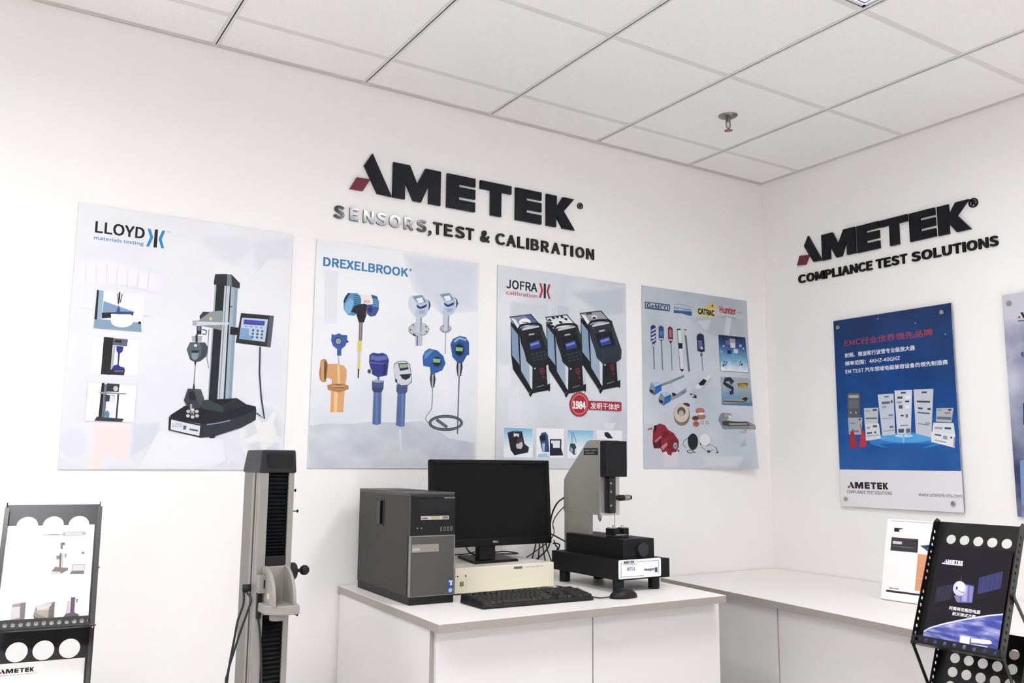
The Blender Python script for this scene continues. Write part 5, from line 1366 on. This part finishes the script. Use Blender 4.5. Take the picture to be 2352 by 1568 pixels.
MB(mat('groove_black', '29292b', rough=0.6)).box(Tt((XL - 0.0012, YF + 0.0395, 0.1)), Tt((XL + 0.001, YF + 0.051, 1.256))).build('side_groove', tm)
tbox('front_rail', (XL, YF, 0.1), (XL + 0.024, YF + 0.024, 1.256), M_ALU2, 0.002)
tbox('front_rail', (XR - 0.016, YF, 0.1), (XR, YF + 0.024, 1.256), M_ALU2, 0.002)
def bellows(z0, z1, pitch_top, pitch_bot):
    mb = MB(M_BEL)
    z, zs_, k = z1, [], 0
    while z > z0:
        u = (z1 - z) / (z1 - z0)
        zs_.append(z); z -= (pitch_top * (1 - u) + pitch_bot * u) / 2
    zs_.append(z0)
    a, c = XL + 0.024, XR - 0.016
    v, f = [], []
    for i, zz in enumerate(zs_):
        y = YF + (0.003 if i % 2 else 0.011)
        v += [Tt((a, y, zz)), Tt((c, y, zz))]
    for i in range(len(zs_) - 1):
        f.append([2 * i, 2 * i + 1, 2 * i + 3, 2 * i + 2])
    mb.add(v, f)
    mb.box(Tt((a, YF + 0.0115, z0)), Tt((c, YF + 0.024, z1)))
    return mb.build('bellows', tm)
bellows(1.024, 1.256, 0.0125, 0.0085)
bellows(0.12, 0.868, 0.0125, 0.0125)
tbox('bellows_clamp', (XL + 0.024, YF + 0.001, 0.995), (XR - 0.016, YF + 0.02, 1.026), M_DARK)
# cap
cp = MB(M_CAP)
cp.quad8([Tt(p) for p in [(XL - 0.004, YF - 0.004, 1.255), (XR + 0.005, YF - 0.004, 1.255), (XR + 0.005, YB + 0.01, 1.255), (XL - 0.004, YB + 0.01, 1.255)]],
         [Tt(p) for p in [(XL + 0.004, YF + 0.004, 1.3195), (XR + 0.003, YF + 0.004, 1.3195), (XR + 0.003, YB - 0.0, 1.3195), (XL + 0.004, YB - 0.0, 1.3195)]], bev=0.005)
cp.box(Tt((XL + 0.016, YF - 0.0025, 1.262)), Tt((XR - 0.006, YF + 0.01, 1.312)), mat('machine_cap_front', '0e0f11', rough=0.4, spec=0.3), bev=0.004)
cp.build('top_cap', tm)
# crosshead
ch = MB(M_CAST)
ch.box(Tt((XL + 0.018, YF - 0.006, 0.868)), Tt((XR - 0.014, YF + 0.012, 0.998)), bev=0.002)
plat = [(XL + 0.006, YF - 0.002), (XL + 0.006, YF - 0.075), (XL + 0.045, YF - 0.108), (XR - 0.006, YF - 0.108), (XR - 0.002, YF - 0.075), (XR - 0.002, YF - 0.002)]
ch.prism(plat, lambda a, b, t: Tt((a, b, t)), 0.880, 0.904, bev=0.003)
pr_ = [(YF - 0.004, 0.900)]
for k in range(9):
    a = R(90 * k / 8)
    pr_.append((YF - 0.100 + 0.096 * (1 - math.cos(a)), 0.902 + 0.094 * math.sin(a)))
pr_ = [(YF - 0.004, 0.9)] + [(YF - 0.100 * math.cos(R(90 * k / 8)), 0.902 + 0.098 * math.sin(R(90 * k / 8)) ** 0.9) for k in range(9)]
for x in (XL + 0.020, XR - 0.022):
    ch.prism(pr_, lambda a, b, t, x=x: Tt((x + t, a, b)), 0.0, 0.0085, bev=0.001)
ch.build('crosshead', tm)
MB(M_CAST).cyl(Tt((-2.886, YF - 0.06, 0.862)), Tt((-2.886, YF - 0.06, 0.882)), 0.022, n=20, bev=0.002).build('grip_mount', tm)
lk = tbox('limit_block', (XL + 0.001, YF - 0.03, 0.930), (XL + 0.021, YF - 0.001, 0.978), M_ALU2, 0.002)
MB(M_DARK).box(Tt((XL + 0.013, YF - 0.0312, 0.944)), Tt((XL + 0.017, YF - 0.029, 0.966))).build('slot', lk)
MB(mat('warning_yellow', 'd9c98c', rough=0.5)).box(Tt((XL + 0.0197, YF - 0.062, 0.918)), Tt((XL + 0.021, YF - 0.045, 0.932))).build('warning_label', tm)
MB(M_DARK).box(Tt((XL + 0.004, YF - 0.012, 0.86)), Tt((XL + 0.016, YF - 0.0005, 0.928)), bev=0.002).build('cable_socket', tm)
# side knobs
MB(M_DARK).cyl(Tt((XR - 0.001, -0.70, 0.975)), Tt((XR + 0.031, -0.70, 0.975)), 0.0245, n=28, bev=0.004).build('clutch_disc', tm)
kn = MB(M_DARK).cyl(Tt((XR + 0.028, -0.70, 0.976)), Tt((XR + 0.048, -0.70, 0.976)), 0.005, n=12)
bm = bmesh.new(); bmesh.ops.create_uvsphere(bm, u_segments=20, v_segments=12, radius=0.0145, matrix=Matrix.Translation(Tt((XR + 0.057, -0.70, 0.976))))
kn.bm(bm, smooth=True)
kn.build('ball_knob', tm)
for z, L, y in ((1.205, 0.015, -0.72), (1.146, 0.024, -0.72), (0.870, 0.008, -0.80)):
    MB(M_DARK).cyl(Tt((XR - 0.001, y, z)), Tt((XR + L, y, z)), 0.0014, n=8).cyl(Tt((XR + L - 0.003, y, z)), Tt((XR + L, y, z)), 0.0045, n=12).build('limit_stop', tm)
MB(M_DARK).cyl(Tt((XL + 0.001, -0.705, 0.937)), Tt((XL - 0.022, -0.70, 0.937)), 0.010, n=18, bev=0.002).build('cable_plug', tm)
def ty(px, py, y): return Tt(on(px, py, 1, y))
MB(M_CAB_).tube([Tt((XL - 0.018, -0.70, 0.932)), ty(559, 1385, -0.71), ty(546, 1425, -0.72), ty(538, 1468, -0.72), ty(528, 1520, -0.72), ty(521, 1570, -0.72), ty(515, 1640, -0.71), ty(540, 1800, -0.70)], 0.0032).build('cable', tm)
MB(M_CAB_).tube([Tt((XL - 0.014, -0.70, 0.930)), ty(576, 1375, -0.72), ty(568, 1405, -0.73), ty(552, 1450, -0.73), ty(536, 1500, -0.73), ty(523, 1545, -0.73), ty(520, 1590, -0.72), ty(545, 1800, -0.70)], 0.0032).build('cable', tm)
MB(M_CAB_).tube([Tt((XL + 0.01, YF - 0.008, 0.865)), ty(592, 1410, -0.757), ty(597, 1450, -0.755), ty(600, 1510, -0.755), ty(600, 1580, -0.755), ty(598, 1800, -0.755)], 0.0028).build('cable', tm)
# foot plate of the machine on the floor
MB(M_CAP).box(Tt((-3.05, -0.98, 0)), Tt((-2.72, -0.50, 0.10)), bev=0.012).build('base', tm)

# ---------------------------------------------------------------- folding brochure racks
M_RACK = mat('rack_black_metal', '0b0b0b', rough=0.34, spec=0.45)
M_RACKE = mat('rack_edge', '3a3838', rough=0.3, metal=0.4)
def rack(label, o, yaw, tilt, a0, a1, etop, row_e, pitch, rad, nrow, lip, lip_r, lip_n, tiers, dz, flange, side_holes, strut_w):
    c, s = math.cos(yaw), math.sin(yaw)
    ct, st = math.cos(tilt), math.sin(tilt)
    pl = Plane(o, (c, s, 0), (-s * st, c * st, ct))
    root = thing('brochure_rack', label, 'brochure rack', (o[0], o[1], 0), yaw)
    M0 = Matrix.Translation((o[0], o[1], 0)) @ Matrix.Rotation(yaw, 4, 'Z')
    def frame(k):
        """local frame of tier k inside the rack: x right, z up the leaning panel, -y to the reader"""
        m = Matrix.Rotation(-tilt, 4, 'X')
        m.translation = Vector((0, 0, o[2] - dz * k))
        return m
    for k in range(tiers):
        m = frame(k)
        amid = (a0 + a1) / 2
        holes = []
        r0 = 0
        e = row_e
        while e > 0.02:
            for i in range(nrow):
                holes.append((amid + (i - (nrow - 1) / 2) * pitch, e, rad))
            e -= pitch
        pb = plate([(a0, -0.002), (a1, -0.002), (a1, etop), (a0, etop)], holes, 0.0012, 'back_plate', M_RACK, root)
        pb.matrix_local = m @ Matrix.Translation((0, 0.0022, 0))
        for sd, x in ((0, a0), (1, a1)):
            # side rail: a flange standing out from the back plate towards the reader
            hl = []
            if side_holes:
                e = 0.025
                while e < etop - 0.03:
                    if abs(e - etop * 0.45) > 0.012: hl.append((-0.0 - flange * 0.5, e, 0.0052))
                    e += 0.0205
            fl = plate([(-flange, -0.006), (0.003, -0.006), (0.003, etop + 0.004), (-flange * 0.55, etop + 0.004), (-flange, etop - 0.012)], hl, 0.0022, 'side_rail', M_RACK, root, seg=14)
            fl.matrix_local = m @ Matrix.Translation((x, 0.0, 0)) @ Matrix.Rotation(R(90), 4, 'Z')
            if not side_holes:
                # rolled front edge
                ed = MB(M_RACKE).box((x - 0.005 if sd == 0 else x - 0.006, -flange - 0.001, -0.006), (x + 0.006 if sd == 0 else x + 0.005, -flange + 0.0012, etop - 0.012), bev=0.0005).build('rail_edge', fl)
                ed.matrix_local = (Matrix.Translation((x, 0.0, 0)) @ Matrix.Rotation(R(90), 4, 'Z')).inverted()
            # folding links
            for e0, e1, ddz in ((-0.004, etop * 0.45, 1), (etop * 0.45, etop * 0.98, 1)):
                xx = x + (-0.004 if sd == 0 else 0.004)
                p0 = m @ Vector((xx, -flange * 0.5, e0))
                nx = frame(k + 1)
                p1 = nx @ Vector((xx, -0.004, e1))
                if k == tiers - 1:
                    p1 = Vector((p0.x, p0.y + (0.05 if e0 < 0 else 0.08), 0.012))
                d = (p1 - p0).normalized()
                side = Vector((1, 0, 0)); nn = d.cross(side).normalized()
                hw = strut_w / 2
                mb = MB(M_RACK)
                v = [p + side * sx * 0.0012 + nn * sn * hw for p in (p0 - d * 0.004, p1 + d * 0.004) for sx, sn in ((-1, -1), (1, -1), (1, 1), (-1, 1))]
                mb.add(v, [[0, 1, 2, 3], [7, 6, 5, 4], [0, 4, 5, 1], [1, 5, 6, 2], [2, 6, 7, 3], [3, 7, 4, 0]])
                mb.cyl(p0 - side * 0.004, p0 + side * 0.004, hw * 0.9, M_RACKE, n=10)
                mb.build('folding_link', root)
        # ledge and lip with small holes
        mb = MB(M_RACK).box((a0, -flange, -0.006), (a1, 0.003, -0.0035))
        lg_ = mb.build('ledge', root); lg_.matrix_local = m
        hl = [(a0 + (a1 - a0) * (i + 0.5) / lip_n, lip * 0.52 - 0.006, lip_r) for i in range(lip_n)]
        lp = plate([(a0, -0.006), (a1, -0.006), (a1, lip - 0.006), (a0, lip - 0.006)], hl, 0.0012, 'front_lip', M_RACK, root, seg=14)
        lp.matrix_local = m @ Matrix.Translation((0, -flange, 0))
    # floor runners
    for x in (a0 - 0.004, a1 + 0.004):
        MB(M_RACK).box((x - 0.006, -0.14, 0.0), (x + 0.006, 0.16, 0.014), bev=0.003).build('floor_runner', root)
    return pl, root, M0, frame
def brochure(label, M0, fr, x0, w_, h_, y, bg, e0=0.0, group=None, name='brochure'):
    mw = M0 @ fr @ Matrix.Translation((x0, y, e0))
    root = thing(name, label, 'brochure', matrix=mw, group=group)
    u, n_, v = mw.col[0].to_3d(), mw.col[1].to_3d(), mw.col[2].to_3d()
    pl = Plane(mw.translation, u, v)
    MB(bg).box((0, 0, 0), (w_, 0.0008, h_)).build('page', root)
    return Print(pl, root)

RL = zoom(0, 1120, 3.5); RR = zoom(1980, 1160, 3.844)
# left rack
pl, rk, M0, FR = rack('black perforated folding brochure rack at the left edge of the photo', (-3.539, -0.598, 0.86), -0.119, 0.42,
                      -0.0055, 0.2215, 0.334, 0.275, 0.0625, 0.0258, 3, 0.027, 0.0056, 13, 3, 0.328, 0.012, False, 0.0045)
PAPER = mat('brochure_paper', 'f6f5f3', rough=0.35)
p = brochure('white brochure with pale testing-machine pictures in the upper pocket of left rack', M0, FR(0), 0.0, 0.21, 0.2725, -0.0035, PAPER)
p.part(RL)
p.deep = 0.86
p.poly([(345, 372), (505, 370), (505, 382), (345, 384)], 'd9d3e6').poly([(395, 372), (470, 371), (470, 379), (395, 380)], 'a9a0c4').poly([(505, 358), (668, 350), (692, 358), (694, 372), (670, 382), (505, 388)], 'd3c9cf').poly([(525, 362), (662, 356), (664, 376), (525, 382)], 'f1eef0')
p.line([(330, 416), (550, 410)], 5, 'd9cdc6').line([(120, 492), (400, 484)], 3, 'ebe3dd').line([(130, 378), (240, 376)], 8, 'eceaea')
for k in range(6): p.line([(120, 740 + 22 * k), (640, 728 + 22 * k)], 2, 'eeebea')
for x in (80, 290, 510): p.line([(x, 1112 - (x - 80) * 0.05), (x + 90, 1108 - (x - 80) * 0.05)], 4, 'e4ded9')
p.put('text_lines')
p.part(RL)
p.poly([(488, 440), (522, 438), (524, 462), (506, 460), (504, 492), (486, 492)], '8e8894').poly([(480, 525), (496, 525), (488, 650), (474, 650)], '8c7c7a').poly([(496, 525), (514, 525), (504, 650), (488, 650)], 'e4dcda').poly([(450, 548), (480, 540), (480, 575), (455, 578)], 'a79b98').poly([(520, 530), (536, 528), (534, 560), (518, 560)], 'b8b2b8').poly([(412, 672), (445, 632), (490, 640), (548, 642), (546, 662), (488, 692), (482, 676)], '9c8e8c').poly([(412, 675), (482, 678), (480, 694), (410, 694)], 'efe9e8')
p.text('LLOYD', (570, 530), (648, 526), (570, 516), 'd0ccd0').poly([(656, 514), (680, 512), (678, 534), (655, 535)], '9aa6b4')
p.put('machine_picture')
p.part(RL)
p.poly([(582, 614), (686, 612), (678, 664), (576, 666)], 'b3aab2').poly([(588, 619), (681, 617), (674, 660), (582, 662)], 'f2eff1').poly([(576, 668), (678, 666), (674, 692), (558, 692)], '8f8490')
p.put('laptop_picture')
p.part(RL)
p.poly([(100, 935), (210, 918), (194, 1084), (64, 1092), (78, 1060)], 'c0b2b4').poly([(90, 962), (160, 955), (158, 1040), (80, 1062)], 'f1edec').poly([(165, 925), (208, 920), (196, 1070), (160, 1074)], 'a09098')
p.put('inset_photo')
p.part(RL)
p.poly([(290, 950), (442, 912), (434, 1066), (290, 1074), (264, 1030)], 'b3a69c').poly([(290, 950), (415, 925), (400, 975), (300, 985)], 'eeebe6').poly([(280, 990), (390, 975), (382, 1048), (300, 1012)], 'cfc4b4').poly([(396, 960), (440, 915), (434, 1064), (386, 1068)], '8d7f7c').poly([(264, 1030), (350, 1066), (290, 1074)], '6f635e')
p.put('inset_photo')
p.part(RL)
p.poly([(570, 880), (606, 878), (598, 1002), (562, 1006)], '75607a').poly([(540, 912), (566, 906), (560, 1006), (526, 1012)], 'e2d9dc').poly([(612, 892), (630, 890), (622, 922), (610, 920)], 'a193a4').poly([(494, 1056), (530, 1010), (600, 1002), (636, 1018), (630, 1042), (572, 1070), (492, 1062)], '7a6876').poly([(496, 1045), (566, 1050), (562, 1070), (492, 1064)], 'c9bcc4')
p.put('inset_photo')
p = brochure('white brochure headed by a dark company name in the lower pocket of left rack', M0, FR(1), 0.0, 0.21, 0.246, -0.0035, PAPER)
p.part(RL)
(a0, b0), (a1, b1) = p.uvs([(-10, 1496), (272, 1482)])
print_name(p, a0, a1, b0 - 0.0005, b0 + 0.0105, '1f1d22', 'a05a60')
p.put('logo')
p.part(RL)
p.text('SENSORS, TEST & CALIBRATION', (-40, 1522), (296, 1504), (-40, 1512), 'c9adb2', 0.01)
p.put('text_lines')

# right rack
pl, rk, M0, FR = rack('black perforated folding brochure rack with a space brochure at the right edge', (-1.274, -1.65, 0.786), -1.556, 0.422,
                      -0.014, 0.236, 0.371, 0.318, 0.0405, 0.0145, 5, 0.022, 0.0055, 9, 3, 0.3, 0.026, True, 0.011)
SPACE = ink('1d1b24', 0.25)
p = brochure('dark brochure of a satellite above the blue earth in right rack', M0, FR(0), 0.003, 0.2135, 0.296, -0.004, SPACE)
p.part(RR)
EARTH = ramp_mat('brochure_earth', [(0.3, '36429a'), (0.47, '5c66b6'), (0.6, '9c9fd4'), (0.74, 'dddbee')], (0.3, 0, 0.7), 15, rough=0.25, stretch=(1.0, 1, 4.5), detail=5)
cv = [(530, 1108), (600, 1080), (720, 1045), (860, 1015), (1000, 990), (1120, 972), (1232, 958)]
uvt = p.uvs(cv)
w_ = 0.2135
lo = [(max(0.0005, min(w_ - 0.0005, a)), b) for a, b in uvt]
lo[0] = (0.0005, lo[0][1]); lo[-1] = (w_ - 0.0005, lo[-1][1])
p.fill(lo + [(w_ - 0.0005, 0.0005), (0.0005, 0.0005)], '5a66ba', mt=EARTH)
p.fill([(a, b + 0.0016) for a, b in lo] + [(a, b - 0.003) for a, b in lo[::-1]], 'c9cdf0').fill([(a, b + 0.0008) for a, b in lo] + [(a, b - 0.0012) for a, b in lo[::-1]], 'f4f4fd')
p.put('earth_picture')
p.part(RR)
p.poly([(1030, 640), (1246, 582), (1225, 735), (1018, 786)], '3a3d74')
for k in range(1, 5):
    t = k / 5
    p.poly([(1030 + 216 * t - 1, 640 - 58 * t), (1030 + 216 * t + 2, 640 - 58 * t), (1018 + 207 * t + 2, 786 - 51 * t), (1018 + 207 * t - 1, 786 - 51 * t)], '555a94')
p.poly([(660, 720), (815, 696), (790, 830), (640, 858)], '2c2a40')
for k in range(1, 5):
    t = k / 5
    p.poly([(660 + 155 * t - 2, 720 - 24 * t), (660 + 155 * t + 2, 720 - 24 * t), (640 + 150 * t + 2, 858 - 28 * t), (640 + 150 * t - 2, 858 - 28 * t)], '474560')
p.line([(878, 628), (875, 690)], 5, '5c5c68').poly([(880, 690), (990, 712), (972, 862), (840, 858), (830, 800)], '6f70b0').poly([(890, 700), (935, 712), (925, 850), (880, 850)], 'a9a8d0').poly([(950, 720), (985, 722), (970, 850), (948, 850)], '8b8bc4').disc(862, 735, 58, 66, 'cfcde4').disc(866, 722, 40, 46, 'f0eef6').poly([(830, 720), (845, 715), (845, 745), (830, 745)], '3a3a58').line([(846, 752), (905, 775)], 5, '5a5880').poly([(812, 800), (850, 790), (870, 850), (835, 850)], '8d87a8')
p.put('satellite_picture')
p.part(RR)
(a0, b0), (a1, b1) = p.uvs([(722, 506), (892, 518)])
print_name(p, a0, a1, (b0 + b1) / 2 - 0.001, (b0 + b1) / 2 + 0.0095, 'f0eff4', 'c9b9c4')
p.line([(706, 511), (888, 531)], 12, 'dcdae4')
p.put('logo')
p.part(RR)
p.text('阿美特克程控电源', (768, 922), (1042, 962), (768, 888), 'f2f0f6', 0.018).text('航天测试方案', (796, 970), (1002, 998), (796, 938), 'f2f0f6', 0.018)
p.put('headline')
p.part(RR)
p.poly([(868, 1150), (955, 1162), (945, 1250), (858, 1236)], 'f5f3f8').poly([(965, 1172), (1130, 1192), (1150, 1218), (1120, 1228), (962, 1212)], 'f1eef8').poly([(962, 1226), (1110, 1244), (1106, 1262), (960, 1250)], 'e6e2f2')
p.put('text_lines')

# ---------------------------------------------------------------- white table sign on the side counter
WHITE = mat('acrylic_white', 'f7f6f5', rough=0.3)
sg_yaw, sg_t = -1.535, 0.23
c_, s_ = math.cos(sg_yaw), math.sin(sg_yaw)
so = Vector((-0.452, -0.945, CT + 0.0015))
mw = Matrix.Translation(so) @ Matrix.Rotation(sg_yaw, 4, 'Z') @ Matrix.Rotation(-sg_t, 4, 'X')
sgn = thing('table_sign', 'white leaning table sign with an orange block, partly hidden by right rack', 'table sign', matrix=mw)
MB(WHITE).box((0, 0, 0), (0.215, 0.004, 0.325), bev=0.001).build('panel', sgn)
MB(mat('acrylic_foot', '8d8683', rough=0.3)).box((0.002, -0.001, -0.001), (0.213, 0.006, 0.0012)).build('bottom_edge', sgn)
bk = MB(WHITE)
inv = Matrix.Rotation(sg_t, 4, 'X')
bk.box((0.04, 0.0, 0.0), (0.17, 0.003, 0.16), xf=Matrix.Rotation(sg_t, 4, 'X') @ Matrix.Translation((0, 0.11, 0)) @ Matrix.Rotation(0.42, 4, 'X'))
bk.build('back_support', sgn)
p = Print(Plane(so, mw.col[0].to_3d(), mw.col[2].to_3d()), sgn)
p.part(RR)
p.line([(262, 138), (650, 160)], 5, 'c3c1c6')
p.poly([(285, 198), (368, 204), (330, 216), (328, 236), (283, 232)], '4a4b66').poly([(290, 202), (318, 204), (316, 230), (288, 230)], '22222e')
p.put('logo')
p.part(RR)
p.poly([(262, 280), (498, 300), (490, 420), (250, 398)], '48464a').poly([(262, 280), (498, 300), (497, 308), (261, 288)], '7d4a3c').line([(272, 326), (310, 330), (352, 333)], 22, 'dfdee2')
p.line([(270, 360), (462, 378)], 7, '7d7c82')
p.put('title_block')
p.part(RR)
p.poly([(512, 356), (600, 350), (640, 360), (640, 400), (580, 408)], '56667f').poly([(512, 356), (600, 350), (640, 360), (560, 380)], '3c4a60')
p.put('instrument_picture')
p.part(RR)
p.poly([(494, 430), (720, 452), (690, 780), (464, 752)], 'e5a57c').poly([(480, 640), (700, 660), (700, 664), (480, 644)], 'f0c9ae')
p.put('orange_block')
p.part(RR)
p.text('AMETEK', (234, 734), (324, 742), (236, 722), '5c5a60', 0.05).poly([(214, 744), (640, 800), (638, 816), (211, 762)], '3d3940')
p.put('footer_bar')
